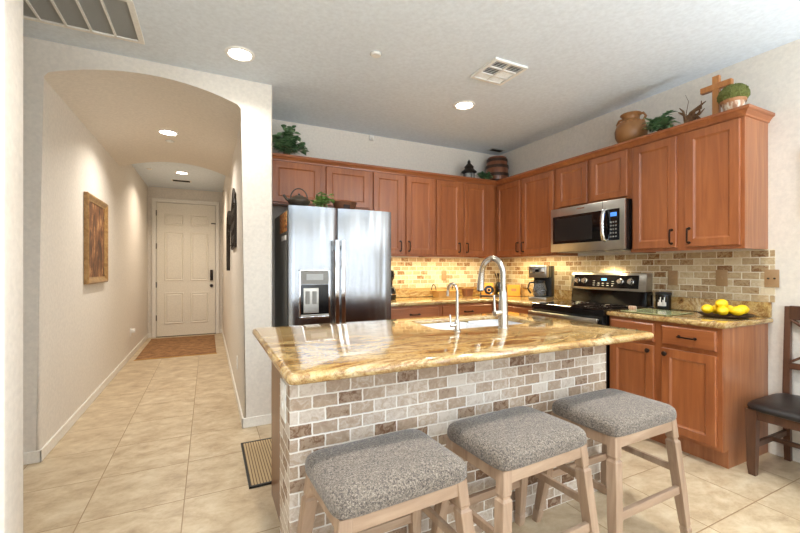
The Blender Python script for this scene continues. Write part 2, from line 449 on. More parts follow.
# right wall with its window openings behind the camera
def wall_openings(axis, fixed0, fixed1, lo, hi, wins, z0=.35, z1=2.25):
    m = MB()
    cuts = [lo] + [v for w in sorted(wins) for v in w] + [hi]
    def bx(a, b, c, d):
        if axis == 'x': m.box(a, b, fixed0, fixed1, c, d)
        else: m.box(fixed0, fixed1, a, b, c, d)
    for i in range(0, len(cuts), 2): bx(cuts[i], cuts[i+1], 0, H)
    for a, b in wins: bx(a, b, 0, z0); bx(a, b, z1, H)
    return m
struct(wall_openings('y', XW, XW+.12, REAR_Y, YB, SIDE_WIN).build('wall_right', 'wall_paint'))
struct(wall_openings('x', REAR_Y-.12, REAR_Y, XL, XW, REAR_WIN).build('wall_rear', 'wall_paint'))
struct(MB().box(XL-.12, XL, REAR_Y, YA, 0, H).build('wall_left', 'wall_paint'))
# window frames (behind the camera; seen only in reflections)
for i, (a, b) in enumerate(REAR_WIN):
    m = MB()
    for x in (a, b-.05, (a+b)/2-.02): m.box(x, x+.05, REAR_Y-.08, REAR_Y-.02, .35, 2.25)
    m.box(a, b, REAR_Y-.08, REAR_Y-.02, .35, .4).box(a, b, REAR_Y-.08, REAR_Y-.02, 2.2, 2.25)
    struct(m.build('window_%d' % (i+1), 'white_trim'))
for i, (a, b) in enumerate(SIDE_WIN):
    m = MB()
    for y in (a, b-.05): m.box(XW+.03, XW+.08, y, y+.05, .35, 2.25)
    m.box(XW+.03, XW+.08, a, b, .35, .4).box(XW+.03, XW+.08, a, b, 2.2, 2.25)
    struct(m.build('window_%d' % (i+4), 'white_trim'))
# stub wall close on the left
NX, NY = -0.612, 1.766
struct(MB().box(XL, NX, NY, NY+.154, 0, H, bev=.012).build('wall_near_left', 'wall_paint', smooth=SM))
# baseboards
def base(name, x0, x1, y0, y1):
    m = MB().box(x0, x1, y0, y1, 0, .078, bev=.004)
    struct(m.build(name, 'white_trim'))
base('baseboard_arch_left', XL, HL+.012, YA-.012, YA)
base('baseboard_hall_left', HL, HL+.012, YA-.012, YD)
base('baseboard_hall_right', HR-.012, HR, YA-.012, YD)
base('baseboard_arch_right', HR-.012, WR+.012, YA-.012, YA)
base('baseboard_hall_end', HL, HL+.06, YD-.012, YD)
base('baseboard_hall_end_right', .185, HR, YD-.012, YD)
base('baseboard_right', XW-.012, XW, REAR_Y, 1.27)
base('baseboard_near_left', XL, NX+.012, NY-.012, NY)
base('baseboard_rear', XL, XW, REAR_Y, REAR_Y+.012)

# entrance door
door = MB()
DX0, DX1, DZ1 = -.832, .121, 2.44
dw, dh = DX1-DX0, DZ1
door.box(DX0, DX1, YD-.03, YD-.005, .012, DZ1)
d = door.build('door_1', 'door_paint'); struct(d, 'cream six panel entrance door at the end of the hall')
for fx0, fx1 in ((.127, .45), (.566, .884)):
    for ft0, ft1 in ((.079, .167), (.214, .583), (.671, .905)):
        m = MB()
        x0, x1 = DX0+fx0*dw, DX0+fx1*dw; z0, z1 = dh*(1-ft1), dh*(1-ft0)
        m.panel(x0, x1, z0, z1, [(0, YD-.030), (0, YD-.036), (.012, YD-.042), (.03, YD-.033), (.045, YD-.040)])
        p = m.build('door_panel', 'door_paint', d)
m = MB()
for x0, x1 in ((DX0-.075, DX0-.008), (DX1+.008, DX1+.075)): m.box(x0, x1, YD-.035, YD, 0, DZ1+.008, bev=.006)
m.box(DX0-.075, DX1+.075, YD-.035, YD, DZ1+.008, DZ1+.078, bev=.006)
m.build('door_casing', 'white_trim', d)
m = MB()
m.box(DX0-.008, DX1+.008, YD-.02, YD, 0, .012)
m.build('threshold', 'bronze', d)
m = MB().box(DX1-.085, DX1-.035, YD-.06, YD-.03, 1.02, 1.22, bev=.008)
m.tube([(DX1-.06, YD-.06, 1.04), (DX1-.06, YD-.10, 1.06), (DX1-.06, YD-.10, 1.17), (DX1-.06, YD-.06, 1.19)], .008, 6)
m.build('door_handle', 'bronze', d)
MB().lathe([(0, 0), (.03, 0), (.03, .02), (.02, .035), (0, .035)], 14, T(DX1-.06, YD-.03, .92) @ RX(PI/2)).build('deadbolt', 'bronze', d)
MB().box(DX1-.07, DX1+.01, YD-.04, YD-.028, 2.09, 2.11).build('latch', 'iron', d)
m = MB()
for z in (.3, .9, 1.6, 2.2): m.box(DX0-.012, DX0+.002, YD-.038, YD-.028, z, z+.1)
m.build('hinge', 'bronze', d)

# ------------------------------------------------------------ ceiling fixtures
def can_light(x, y, label, power, z=H, col=CAN, spread=2.4):
    t = thing('recessed_ceiling_light', label, 'ceiling light', (x, y, z), group='recessed round ceiling lights')
    MB().lathe([(.072, .004), (.072, -.004), (.078, -.010), (.092, -.008), (.098, 0)], 32).build('trim_ring', 'white_plastic', t, SM)
    MB().lathe([(.073, .004), (.073, -.003), (.06, -.006), (0, -.008)], 32).build('lens', 'lamp_lens', t, SM)
    area('can_light_beam', (x, y, z-.02), (0, 0, 0), .13, .13, power, col, spread, 'DISK')
can_light(.198, 2.895, 'round recessed light glowing in the ceiling in front of the arch', 6)
can_light(2.075, 2.91, 'round recessed light glowing in the ceiling near the supply vent', 6)
can_light(-.36, 4.58, 'round recessed light in the vaulted hall ceiling nearest the arch', 13, z=2.622)
can_light(-.36, 6.88, 'round recessed light farthest down the hall near the entrance door', 13, col=(1, .87, .72))
# unseen ceiling lights, added out of the picture to brighten the room
for x, y in ((.2, 1.1), (2.07, 1.1), (-2.4, .4), (.2, -2.2), (2.1, -2.2)):
    can_light(x, y, 'round recessed light over the room behind the counter stools', 13)

t = thing('return_air_grille', 'large white return air grille with grey filter above the arch', 'vent', (-.70, 2.795, H))
gx0, gx1, gy0, gy1 = -.33, .33, -.235, .235
m = MB()
m.box(gx0, gx1, gy0, gy0+.03, -.014, 0, bev=.004).box(gx0, gx1, gy1-.03, gy1, -.014, 0, bev=.004)
m.box(gx0, gx0+.03, gy0+.028, gy1-.028, -.0138, 0).box(gx1-.03, gx1, gy0+.028, gy1-.028, -.0138, 0)
m.build('frame', 'vent_white', t)
MB().box(gx0+.02, gx1-.02, gy0+.02, gy1-.02, -.004, -.001).build('filter', 'filter_grey', t)
for k in range(1, 5):
    x = gx1-.03-.6*k/4.9
    MB().box(x-.006, x+.006, gy0+.02, gy1-.02, -.014, -.003).build('divider_bar', 'vent_white', t)
m = MB()
for k in range(34):
    y = gy0+.035+k*.0121
    m.hexa([(gx0+.03, y, -.007), (gx1-.03, y, -.007), (gx1-.03, y+.003, -.007), (gx0+.03, y+.003, -.007)],
           [(gx0+.03, y+.004, -.004), (gx1-.03, y+.004, -.004), (gx1-.03, y+.007, -.004), (gx0+.03, y+.007, -.004)])
m.build('louvers', 'filter_grey', t)

t = thing('supply_air_vent', 'square white four way air vent with dark slots in the kitchen ceiling', 'vent', (1.95, 2.30, H))
q = .15
m = MB()
m.box(-q, q, -q, -q+.025, -.016, 0, bev=.003).box(-q, q, q-.025, q, -.016, 0, bev=.003)
m.box(-q, -q+.025, -q+.024, q-.024, -.0158, 0).box(q-.025, q, -q+.024, q-.024, -.0158, 0)
m.box(-.008, .008, -q+.02, q-.02, -.0135, -.001).box(-q+.02, q-.02, -.05, -.035, -.0145, -.001).box(-q+.02, q-.02, .048, .06, -.0145, -.001)
m.build('frame', 'vent_white', t)
MB().box(-q+.01, q-.01, -q+.01, q-.01, -.003, -.001).build('duct', 'dark_void', t)
for sx in (-1, 1):
    for (ya, yb, tilt) in ((-.123, -.052, -1), (-.033, .046, sx), (.062, .123, 1)):
        m = MB()
        n = 4
        for k in range(n):
            y = ya + (yb-ya)*(k+.3)/n
            x0, x1 = (.01, .123) if sx > 0 else (-.123, -.01)
            m.box(x0, x1, -.001, .001, -.011, .0, M=T(0, y, -.004) @ RX(.9*tilt))
        m.build('louver_bank', 'vent_white', t)

for (x, y, z, lab) in ((1.037, 2.486, H, 'small round sprinkler cap in the kitchen ceiling'), (-.37, 4.88, 2.62, 'small round sprinkler cap in the vaulted hall ceiling'), (-.776, 6.82, H, 'small round sprinkler cap in the far hall ceiling')):
    t = thing('sprinkler_cap', lab, 'sprinkler', (x, y, z), group='sprinkler caps')
    MB().lathe([(0, -.012), (.03, -.012), (.036, -.006), (.036, 0)], 20).build('cover', 'vent_white', t, SM)
    MB().lathe([(.036, .001), (.042, -.002), (.042, 0)], 20).build('ring', 'filter_grey', t, SM)
t = thing('hall_air_vent', 'small dark slotted air vent in the far hall ceiling', 'vent', (-.40, 7.5, H))
MB().box(-.15, .15, -.08, .08, -.008, 0, bev=.003).build('frame', 'vent_white', t)
m = MB()
for k in range(5): m.box(-.125, .125, -.06+k*.026, -.045+k*.026, -.011, -.007)
m.build('slots', 'dark_void', t)
t = thing('corner_ceiling_vent', 'small dark flush vent in the ceiling corner above the barrel', 'vent', (3.22, 3.84, H))
MB().box(-.10, .10, -.05, .05, -.006, 0, bev=.002).build('frame', 'filter_grey', t)
MB().box(-.08, .08, -.03, .03, -.009, -.005).build('slots', 'dark_void', t)
t = thing('motion_sensor', 'tiny white sensor high on the back wall above the cabinets', 'sensor', (1.617, YB, 2.655))
MB().box(-.025, .025, -.035, 0, 0, .05, bev=.01).build('housing', 'white_plastic', t, SM)
MB().lathe([(0, .012), (.012, .008), (.016, 0)], 12, T(0, -.035, .02) @ RX(PI/2)).build('lens', 'white_trim', t, SM)

# ------------------------------------------------------------ cabinets
DOORP = [(0, 0), (0, -.017), (.003, -.020), (.054, -.020), (.057, -.017), (.066, -.011)]
DRAWP = [(0, 0), (0, -.014), (.008, -.020), (.012, -.020)]
def pull(x, z, vert, parent, ln=.10):
    m = MB(); h = ln/2
    if vert: pts = [(x, -.018, z-h), (x, -.045, z-h), (x, -.050, z-h+.01), (x, -.050, z+h-.01), (x, -.045, z+h), (x, -.018, z+h)]
    else: pts = [(x-h, -.018, z), (x-h, -.045, z), (x-h+.01, -.050, z), (x+h-.01, -.050, z), (x+h, -.045, z), (x+h, -.018, z)]
    m.tube(pts, .0055, 8)
    for p in (pts[0], pts[-1]): m.lathe([(0, 0), (.010, 0), (.010, .004), (.006, .006)], 10, T(p[0], -.020, p[2]) @ RX(PI/2))
    m.build('handle', 'bronze', parent, SM)
def knob(x, z, parent):
    MB().lathe([(.008, 0), (.006, .012), (.015, .018), (.016, .026), (.010, .031), (0, .032)], 16, T(x, -.018, z) @ RX(PI/2)).build('knob', 'bronze', parent, SM)
def cabinet(name, label, loc, rz, w, dep, z0, z1, doors, drawers=(), toe=0, group=None, side='cherry_side', shift=0, top=True):
    """local x to the right, local y into the wall, front frame at y=0"""
    t = thing(name, label, 'cabinet', (loc[0], loc[1], 0), rz, group)
    m = MB()
    if toe:
        m.box(0, .018, .07, dep, 0, z0).box(w-.018, w, .07, dep, 0, z0).box(.018, w-.018, .072, .085, 0, z0)
    m.box(0, w, .020, dep, z0 + (.028 if not toe else 0), z1)
    if not toe: m.box(0, .015, .020, dep, z0, z0+.028).box(w-.015, w, .020, dep, z0, z0+.028)
    m.build('body', side, t)
    m = MB().box(0, w, 0, .0195, z0, z1, bev=.001)
    m.build('face_frame', 'cherry', t)
    for (a, b, c, d_, hk, hx, hz) in doors:
        m = MB().panel(a, b, c, d_, DOORP)
        o = m.build('door', 'cherry', t)
        if hk == 'pull': pull(hx, hz, True, o)
        elif hk == 'knob': knob(hx, hz, o)
    for (a, b, c, d_, hk) in drawers:
        o = MB().panel(a, b, c, d_, DRAWP).build('drawer', 'cherry_h', t)
        if hk: pull((a+b)/2, (c+d_)/2, False, o, .096)
    return t
UZ0, UZ1 = 1.375, 2.255
UD = .33
UDR = .31
UYF, UXF = YB-UD, XW-UDR              # 3.69, 3.08
# back wall uppers
x0 = .47
cabinet('wall_cabinet', 'short two door cherry wall cabinet above the refrigerator', (x0, UYF), 0, 1.48-x0, UD, 1.835, UZ1,
        [(.52-x0, .962-x0, 1.85, 2.222, None, 0, 0), (1.018-x0, 1.458-x0, 1.85, 2.222, None, 0, 0)], group='upper wall cabinets')
x0 = 1.48
cabinet('wall_cabinet', 'tall two door cherry wall cabinet just right of the refrigerator', (x0, UYF), 0, 2.232-x0, UD, UZ0, UZ1,
        [(1.506-x0, 1.836-x0, 1.397, 2.222, 'pull', 1.806-x0, 1.48), (1.878-x0, 2.215-x0, 1.397, 2.222, 'pull', 1.908-x0, 1.48)], group='upper wall cabinets')
x0 = 2.232
cabinet('wall_cabinet', 'tall two door cherry wall cabinet on the back wall beneath the lantern', (x0, UYF), 0, UXF-x0, UD, UZ0, UZ1,
        [(2.25-x0, 2.574-x0, 1.397, 2.222, 'pull', 2.544-x0, 1.48), (2.622-x0, 2.946-x0, 1.397, 2.222, 'pull', 2.652-x0, 1.48)], group='upper wall cabinets')
R90 = -PI/2
K_ = 1.0065
def rc(y1, y0): return lambda y: y1 - y*K_       # local x on the right wall
y1 = YB; f = rc(y1, 0)
cabinet('wall_cabinet', 'tall two door cherry corner wall cabinet left of the microwave', (UXF, y1), R90, y1-2.80, UDR, UZ0, UZ1,
        [(f(3.65), f(3.258), 1.397, 2.222, 'pull', f(3.288), 1.48), (f(3.235), f(2.80), 1.397, 2.222, 'pull', f(3.205), 1.48)], group='upper wall cabinets')
y1 = 2.80; f = rc(y1, 0)
cabinet('wall_cabinet', 'short two door cherry wall cabinet directly above the microwave', (UXF, y1), R90, .763, UDR, 1.82, UZ1,
        [(f(2.758), f(2.419), 1.84, 2.222, None, 0, 0), (f(2.380), f(2.043), 1.84, 2.222, None, 0, 0)], group='upper wall cabinets')
y1 = 2.035; f = rc(y1, 0)
cabinet('wall_cabinet', 'tall two door cherry wall cabinet at the open end beneath the wooden cross', (UXF, y1), R90, y1-1.280, UDR, UZ0, UZ1,
        [(f(1.996), f(1.671), 1.40, 2.218, 'pull', f(1.70), 1.48), (f(1.613), f(1.292), 1.40, 2.218, 'pull', f(1.584), 1.48)], group='upper wall cabinets')

# crown moulding, one run mitred at the inner corner and returned at the end
def crown():
    t = thing('crown_moulding', 'stepped cherry crown moulding along the top of the wall cabinets', 'moulding', (0, 0, 0))
    prof = [(0, 2.228), (.008, 2.230), (.010, 2.240), (.014, 2.245), (.026, 2.262), (.034, 2.266), (.037, 2.272), (.037, 2.286), (0, 2.286)]
    path = []
    for o, z in prof:
        path.append([(WR+.003, UYF-o, z), (UXF-o, UYF-o, z), (UXF-o, 1.280-o, z), (XW, 1.280-o, z)])
    m = MB()
    V = [[m.bm.verts.new(p) for p in row] for row in path]
    for i in range(len(V)):
        a, b = V[i], V[(i+1) % len(V)]
        for k in range(3): m.bm.faces.new((a[k], a[k+1], b[k+1], b[k]))
    m.bm.faces.new([r[0] for r in V])
    m.build('moulding', 'cherry_h', t)
    return t
CROWN = crown()
# top boards the ornaments stand on
top_board = MB().box(.47, XW, UYF+.002, YB, UZ1, 2.284).box(UXF+.002, XW, 1.284, UYF, UZ1, 2.284).build('top_board', 'cherry_h', CROWN)
TOPZ = 2.2865

# under-cabinet lights
def uclight(x0, x1, y0, y1, power, col, label):
    cx, cy = (x0+x1)/2, (y0+y1)/2
    t = thing('under_cabinet_light', label, 'light fixture', (cx, cy, UZ0+.028))
    MB().box(x0-cx, x1-cx, y0-cy, y1-cy, -.014, 0, bev=.003).build('housing', 'white_plastic', t)
    area('under_cabinet_glow', (cx, cy, UZ0+.0125), (0, 0, 0), x1-x0, y1-y0, power, col)
UC = (1.0, .84, .48)
uclight(1.55, 2.95, 3.722, 3.745, 10.5, UC, 'slim warm strip light beneath the back wall cabinets')
uclight(3.132, 3.155, 2.86, 3.60, 6, UC, 'slim warm strip light beneath the corner cabinet by the microwave')

# base cabinets
BD = .60
BXF = XW-.58                          # 2.83
BYF = 3.41
BZ0, BZ1 = .114, .876
K_ = 1.0
y1 = 2.03; f = rc(y1, 0)
cabinet('base_cabinet', 'cherry base cabinet with two drawers and two doors at the open end', (BXF, y1), R90, y1-1.28, .58, BZ0, BZ1,
        [(f(2.012), f(1.683), .14, .70, 'knob', f(1.715), .665), (f(1.629), f(1.306), .14, .70, 'knob', f(1.600), .665)],
        [(f(2.012), f(1.683), .728, .856, True), (f(1.629), f(1.306), .728, .856, True)], toe=1, group='lower cabinets')
y1 = BYF; f = rc(y1, 0)
cabinet('base_cabinet', 'cherry base cabinet between the range and the room corner', (BXF, BYF), R90, BYF-2.80, .58, BZ0, BZ1,
        [(f(3.37), f(2.83), .14, .70, 'knob', f(2.86), .665)], [(f(3.37), f(2.83), .728, .856, True)], toe=1, group='lower cabinets')
x0 = 1.50
cabinet('base_cabinet', 'cherry base cabinet with a top drawer next to the refrigerator', (x0, BYF), 0, 2.13-x0, .61, BZ0, BZ1,
        [(1.55-x0, 1.815-x0, .14, .70, 'knob', 1.79-x0, .665), (1.84-x0, 2.107-x0, .14, .70, 'knob', 1.865-x0, .665)],
        [(1.55-x0, 2.107-x0, .728, .856, True)], toe=1, group='lower cabinets')
x0 = 2.13
cabinet('base_cabinet', 'cherry base cabinet with a top drawer below the wicker basket', (x0, BYF), 0, BXF-x0, .61, BZ0, BZ1,
        [(2.155-x0, 2.46-x0, .14, .70, 'knob', 2.43-x0, .665), (2.49-x0, 2.79-x0, .14, .70, 'knob', 2.52-x0, .665)],
        [(2.155-x0, 2.79-x0, .728, .856, True)], toe=1, group='lower cabinets')

# ------------------------------------------------------------ counters
def slab(poly, z0, z1, name, mat, r=.018, parent=None, hole=None, holes_r=0):
    """rounded-edge slab over an outline in plan (x,y)"""
    m = MB()
    a = [m.bm.verts.new((x, y, z0)) for x, y in poly]
    fc = m.bm.faces.new(a)
    ex = bmesh.ops.extrude_face_region(m.bm, geom=[fc])
    for v in ex['geom']:
        if isinstance(v, bmesh.types.BMVert): v.co.z = z1
    es = [e for e in m.bm.edges if abs(e.verts[0].co.z-e.verts[1].co.z) < 1e-6]
    vert = [e for e in m.bm.edges if e not in es]
    bmesh.ops.bevel(m.bm, geom=es, offset=r, segments=5, profile=.5, affect='EDGES')
    return m.build(name, mat, parent, math.radians(50))
t = thing('right_countertop', 'golden granite countertop with backsplash strip under the plate of lemons', 'countertop', (0, 0, 0))
slab([(2.80, 1.253), (XW, 1.253), (XW, 2.035), (2.80, 2.035)], .876, .914, 'slab', 'granite', .017, t)
MB().box(XW-.02, XW-.001, 1.258, 2.03, .9145, 1.018, bev=.003).build('backsplash_strip', 'granite', t)
t = thing('corner_countertop', 'golden granite countertop running from the refrigerator round the corner', 'countertop', (0, 0, 0))
slab([(1.50, 3.385), (2.80, 3.385), (2.80, 2.80), (XW, 2.80), (XW, YB), (1.50, YB)], .876, .914, 'slab', 'granite', .017, t)
MB().box(1.50, XW-.001, YB-.02, YB-.001, .9145, 1.018, bev=.003).box(XW-.02, XW-.001, 2.805, YB-.02, .9145, 1.018, bev=.003).build('backsplash_strip', 'granite', t)

# tiled backsplash
o = MB().box(1.50, XW-.001, YB-.010, YB-.0005, 1.0185, UZ0).build('back_tile_backsplash', 'splash_tile_back')
tag(o, 'tumbled travertine brick tile backsplash on the back wall', 'backsplash')
o = MB().box(XW-.010, XW-.0005, 1.243, YB-.012, 1.0185, UZ0).build('right_tile_backsplash', 'splash_tile_right')
tag(o, 'tumbled travertine brick tile backsplash on the right wall behind the range', 'backsplash')

# wall plates
def plate(name, label, loc, rz, mat, kind, w=.075, h=.12):
    t = thing(name, label, 'outlet' if kind != 'switch' else 'switch', loc, rz)
    MB().box(-w/2, w/2, -.006, 0, -h/2, h/2, bev=.003).build('plate', mat, t, SM)
    if kind == 'switch':
        MB().box(-.006, .006, -.014, -.004, -.010, .014, bev=.002).build('toggle', mat, t)
    elif kind == 'outlet':
        for s in (-1, 1): MB().lathe([(0, .009), (.015, .009), (.017, .005)], 16, T(0, 0, s*.02) @ RX(PI/2)).build('socket', mat, t)
    elif kind == 'jack':
        for s in (-1, 1): MB().lathe([(0, .016), (.005, .016), (.006, .005)], 10, T(s*.016, 0, 0) @ RX(PI/2)).build('socket', 'iron', t)
    return t
plate('wall_plate', 'tan blank plate on the tile above the black canister', (XW-.010, 1.879, 1.168), R90, 'tan_plate', 'outlet')
plate('wall_switch', 'tan switch plate on the tile above the plate of lemons', (XW-.010, 1.541, 1.175), R90, 'tan_plate', 'switch')
plate('wall_jack', 'tan jack plate straddling the open end of the tile backsplash', (XW-.010, 1.256, 1.178), R90, 'tan_plate', 'jack', w=.078)
plate('wall_outlet', 'tan outlet on the back wall tile above the wicker basket', (2.56, YB-.010, 1.16), 0, 'tan_plate', 'outlet', w=.07)
po = plate('wall_outlet', 'white outlet low on the left hall wall with a plug in it', (HL, 6.567, .35), PI/2, 'white_plastic', 'outlet')
MB().box(-.028, .028, -.055, -.009, -.005, .05, bev=.006).build('plug', 'white_plastic', po, SM)
plate('wall_outlet', 'white outlet low on the right hall wall just inside the arch', (HR, 3.98, .36), R90, 'white_plastic', 'outlet')
plate('light_switch', 'white switch on the right hall wall by the entrance door', (HR, 7.9, 1.12), R90, 'white_plastic', 'switch')

# ------------------------------------------------------------ range
def knob_big(m_parent, x, z, y):
    o = MB().lathe([(.021, 0), (.021, .006), (.017, .010), (.015, .028), (0, .029)], 20, T(x, y, z) @ RX(PI/2)).build('knob', 'knob_silver', m_parent, SM)
    return o
t = thing('electric_range', 'black and stainless electric range with knobs on its back panel', 'stove', (2.775, 2.797, 0), R90)
RW, RD = .757, .625
MB().box(0, RW, .03, RD-.02, .03, .895).build('body', 'black_gloss', t)
MB().box(.02, RW-.02, .06, RD-.05, 0, .03).build('plinth', 'black_plastic', t)
m = MB().box(0, RW, 0, .56, .898, .921, bev=.004)
m.build('cooktop', 'black_glass', t)
m = MB()
for cx, cy, r in ((.2, .17, .10), (.56, .17, .085), (.2, .41, .075), (.56, .41, .10)):
    m.rings([[(cx+rr*math.cos(2*PI*k/40), cy+rr*math.sin(2*PI*k/40), .9214) for k in range(40)] for rr in (r, r+.0025)])
m.build('burner_ring', 'grey_side', t)
o = MB().box(.008, RW-.008, -.004, .028, .225, .868, bev=.006).build('oven_door', 'black_gloss', t, SM)
MB().box(.09, RW-.09, -.007, -.003, .36, .70, bev=.002).build('oven_window', 'black_glass', o)
m = MB().tube([(.05, -.004, .835), (.05, -.05, .835)], .010, 8).tube([(RW-.05, -.004, .835), (RW-.05, -.05, .835)], .010, 8)
m.box(.015, RW-.015, -.066, -.046, .812, .852, bev=.008)
m.build('door_handle', 'stainless_plain', o, SM)
MB().box(.008, RW-.008, -.004, .028, .045, .210, bev=.006).build('storage_drawer', 'stainless_plain', t, SM)
MB().box(0, RW, -.002, .03, .872, .898, bev=.003).build('front_trim', 'black_gloss', t)
# backguard, sloping face
bg = MB().hexa([(0, .535, .921), (RW, .535, .921), (RW, .625, .921), (0, .625, .921)], [(0, .552, 1.045), (RW, .552, 1.045), (RW, .625, 1.045), (0, .625, 1.045)])
bg.build('riser', 'black_glass', t)
bgo = MB().hexa([(0, .522, 1.045), (RW, .522, 1.045), (RW, .625, 1.045), (0, .625, 1.045)], [(0, .545, 1.204), (RW, .545, 1.204), (RW, .625, 1.204), (0, .625, 1.204)], bev=.006).build('control_panel', 'stainless_plain', t, SM)
tilt = math.atan2(.023, .155)
MM = T(0, .522, 1.05) @ RX(-tilt)
MB().box(.04, RW-.06, -.004, .0, .018, .137, bev=.002, M=MM).build('control_glass', 'black_gloss', bgo)
MB().box(.345, .395, -.006, -.003, .084, .104, M=MM).build('clock_display', 'display_blue', bgo)
for k in range(5):
    for j in range(3):
        if k in (1, 2, 3) and j == 2: continue
        MB().box(.255+k*.048, .277+k*.048, -.0055, -.003, .035+j*.020, .041+j*.020, M=MM).build('touch_button', 'grey_side', bgo)
for x in (.085, .165, .535, .630):
    MB().lathe([(.027, 0), (.027, .006), (.022, .010), (.020, .030), (0, .031)], 20, MM @ T(x, -.003, .078) @ RX(PI/2)).build('knob', 'knob_silver', bgo, SM)

# ------------------------------------------------------------ microwave
t = thing('microwave', 'stainless over the range microwave with curved vertical handle', 'microwave', (3.0, 2.775, 1.403), R90)
MWW, MWH, MWD = .752, .410, .405
MB().box(0, MWW, .03, MWD, 0, MWH, bev=.003).build('case', 'black_gloss', t)
o = MB().box(0, MWW, 0, .029, .0, MWH, bev=.005).build('front', 'stainless_plain', t, SM)
MB().box(.03, .655, -.004, .0, .075, .335, bev=.002).build('door_window', 'black_glass', o)
MB().box(.055, .46, -.005, -.003, .10, .31, bev=.001).build('window_screen', 'black_plastic', o)
MB().box(.60, .712, -.0055, .0, .075, .335, bev=.002).build('control_panel', 'black_gloss', o)
MB().box(.635, .690, -.007, -.005, .272, .305).build('display', 'display_blue', o)
m = MB()
for k in range(3):
    for j in range(5): m.box(.632+k*.022, .645+k*.022, -.0068, -.005, .10+j*.030, .112+j*.030)
m.build('keypad_buttons', 'grey_side', o)
m = MB().tube([(.590, -.002, .335), (.590, -.030, .325), (.590, -.046, .27), (.590, -.050, .205), (.590, -.046, .14), (.590, -.030, .085), (.590, -.002, .075)], .0165, 12)
m.build('handle', 'chrome', o, SM)
MB().box(0.30, 0.38, -.002, 0, .378, .388).build('badge', 'chrome', o)
MB().box(.556, .559, -.0012, 0.001, .335, MWH-.002).build('door_gap', 'black_plastic', o)
MB().box(.05, .70, .04, .30, -.006, 0).build('underside_grille', 'grey_side', t)
area('microwave_cooktop_lamp', (3.22, 2.4, 1.392), (0, 0, 0), .05, .05, 4.0, (1, .82, .52), 1.9)

# ------------------------------------------------------------ refrigerator
t = thing('refrigerator', 'stainless side by side refrigerator with ice and water dispenser', 'refrigerator', (.582, 3.20, 0))
FW, FZ = .909, 1.755
MB().box(.006, FW-.006, .075, .78, .04, 1.735, bev=.004).build('case', 'grey_side', t)
MB().box(.02, FW-.02, .06, .70, 0, .06).build('toe_grille', 'black_plastic', t)
sx = .405
def fdoor(x0, x1, nm='door'):
    # slightly crowned stainless door
    m = MB(); n = 14; rs = []
    cols = [x0+(x1-x0)*k/n for k in range(n+1)]
    def yy(x):
        u = (x-x0)/(x1-x0)*2-1
        return .0 + .010*u*u + (.010 if abs(u) > .999 else 0)
    front = [(x, yy(x)) for x in cols]
    poly = front + [(x1, .072), (x0, .072)]
    a = [m.bm.verts.new((x, y, .07)) for x, y in poly]; b = [m.bm.verts.new((x, y, FZ)) for x, y in poly]
    N_ = len(poly); m.bm.faces.new(list(reversed(a))); m.bm.faces.new(b)
    for k in range(N_): m.bm.faces.new((a[k], a[(k+1) % N_], b[(k+1) % N_], b[k]))
    return m.build(nm, 'stainless', t, math.radians(25))
dl = fdoor(.0, sx-.0045); dr = fdoor(sx+.0045, FW)
MB().box(sx-.02, sx+.02, .03, .076, .08, 1.74).build('gasket', 'black_plastic', t)
# handles
for x, par in ((sx-.023, dl), (sx+.030, dr)):
    m = MB()
    m.box(x-.018, x+.018, -.062, -.048, .72, 1.485, bev=.006)
    m.box(x-.010, x+.010, -.050, .006, .76, .80).box(x-.010, x+.010, -.050, .006, 1.40, 1.44)
    m.build('handle', 'chrome', par, SM)
# dispenser: control pad above, niche below
dx0, dx1, dz0, dz1 = .078, .336, .835, 1.235
m = MB()
m.box(dx0, dx1, -.010, .006, dz0, dz0+.02, bev=.003).box(dx0, dx1, -.010, .006, dz1-.014, dz1, bev=.003)
m.box(dx0, dx0+.014, -.010, .006, dz0, dz1, bev=.003).box(dx1-.014, dx1, -.010, .006, dz0, dz1, bev=.003)
m.build('dispenser_frame', 'chrome', dl, SM)
MB().box(dx0+.014, dx1-.014, -.008, .004, 1.115, dz1-.014, bev=.002).build('dispenser_controls', 'grey_side', dl)
MB().box(dx0+.06, dx1-.06, -.0095, -.007, 1.15, 1.20).build('dispenser_screen', 'filter_grey', dl)
MB().box(dx0+.014, dx1-.014, -.005, .003, dz0+.02, 1.112).build('dispenser_niche', 'black_gloss', dl)
MB().box(dx0+.035, dx0+.16, -.012, -.004, dz0+.045, 1.085, bev=.003).build('dispenser_chute', 'stainless_plain', dl)
for k in (0, 1): MB().box(dx0+.050+k*.057, dx0+.085+k*.057, -.020, -.011, dz0+.12, 1.06, bev=.004).build('dispenser_paddle', 'grey_side', dl)
MB().box(dx0+.014, dx1-.014, -.016, -.004, dz0+.018, dz0+.034, bev=.003).build('drip_tray', 'stainless_plain', dl)
m = MB().box(.02, .10, .03, .12, 1.735, 1.757, bev=.004).box(FW-.10, FW-.02, .03, .12, 1.735, 1.757, bev=.004)
m.build('hinge_cover', 'black_plastic', t)
# magnets and notes on the left side
o = tag(MB().box(.5805, .588, 3.32, 3.64, 1.555, 1.72, bev=.002).build('photo_magnet', 'magnet_orange'), 'orange patterned magnet sheet on the refrigerator side', 'magnet')
o.location = (-.0005, 0, 0)
o = tag(MB().box(.5805, .588, 3.36, 3.56, 1.485, 1.525, bev=.001).build('note_magnet', 'cloth_white'), 'small white note stuck below the orange magnet sheet', 'magnet')

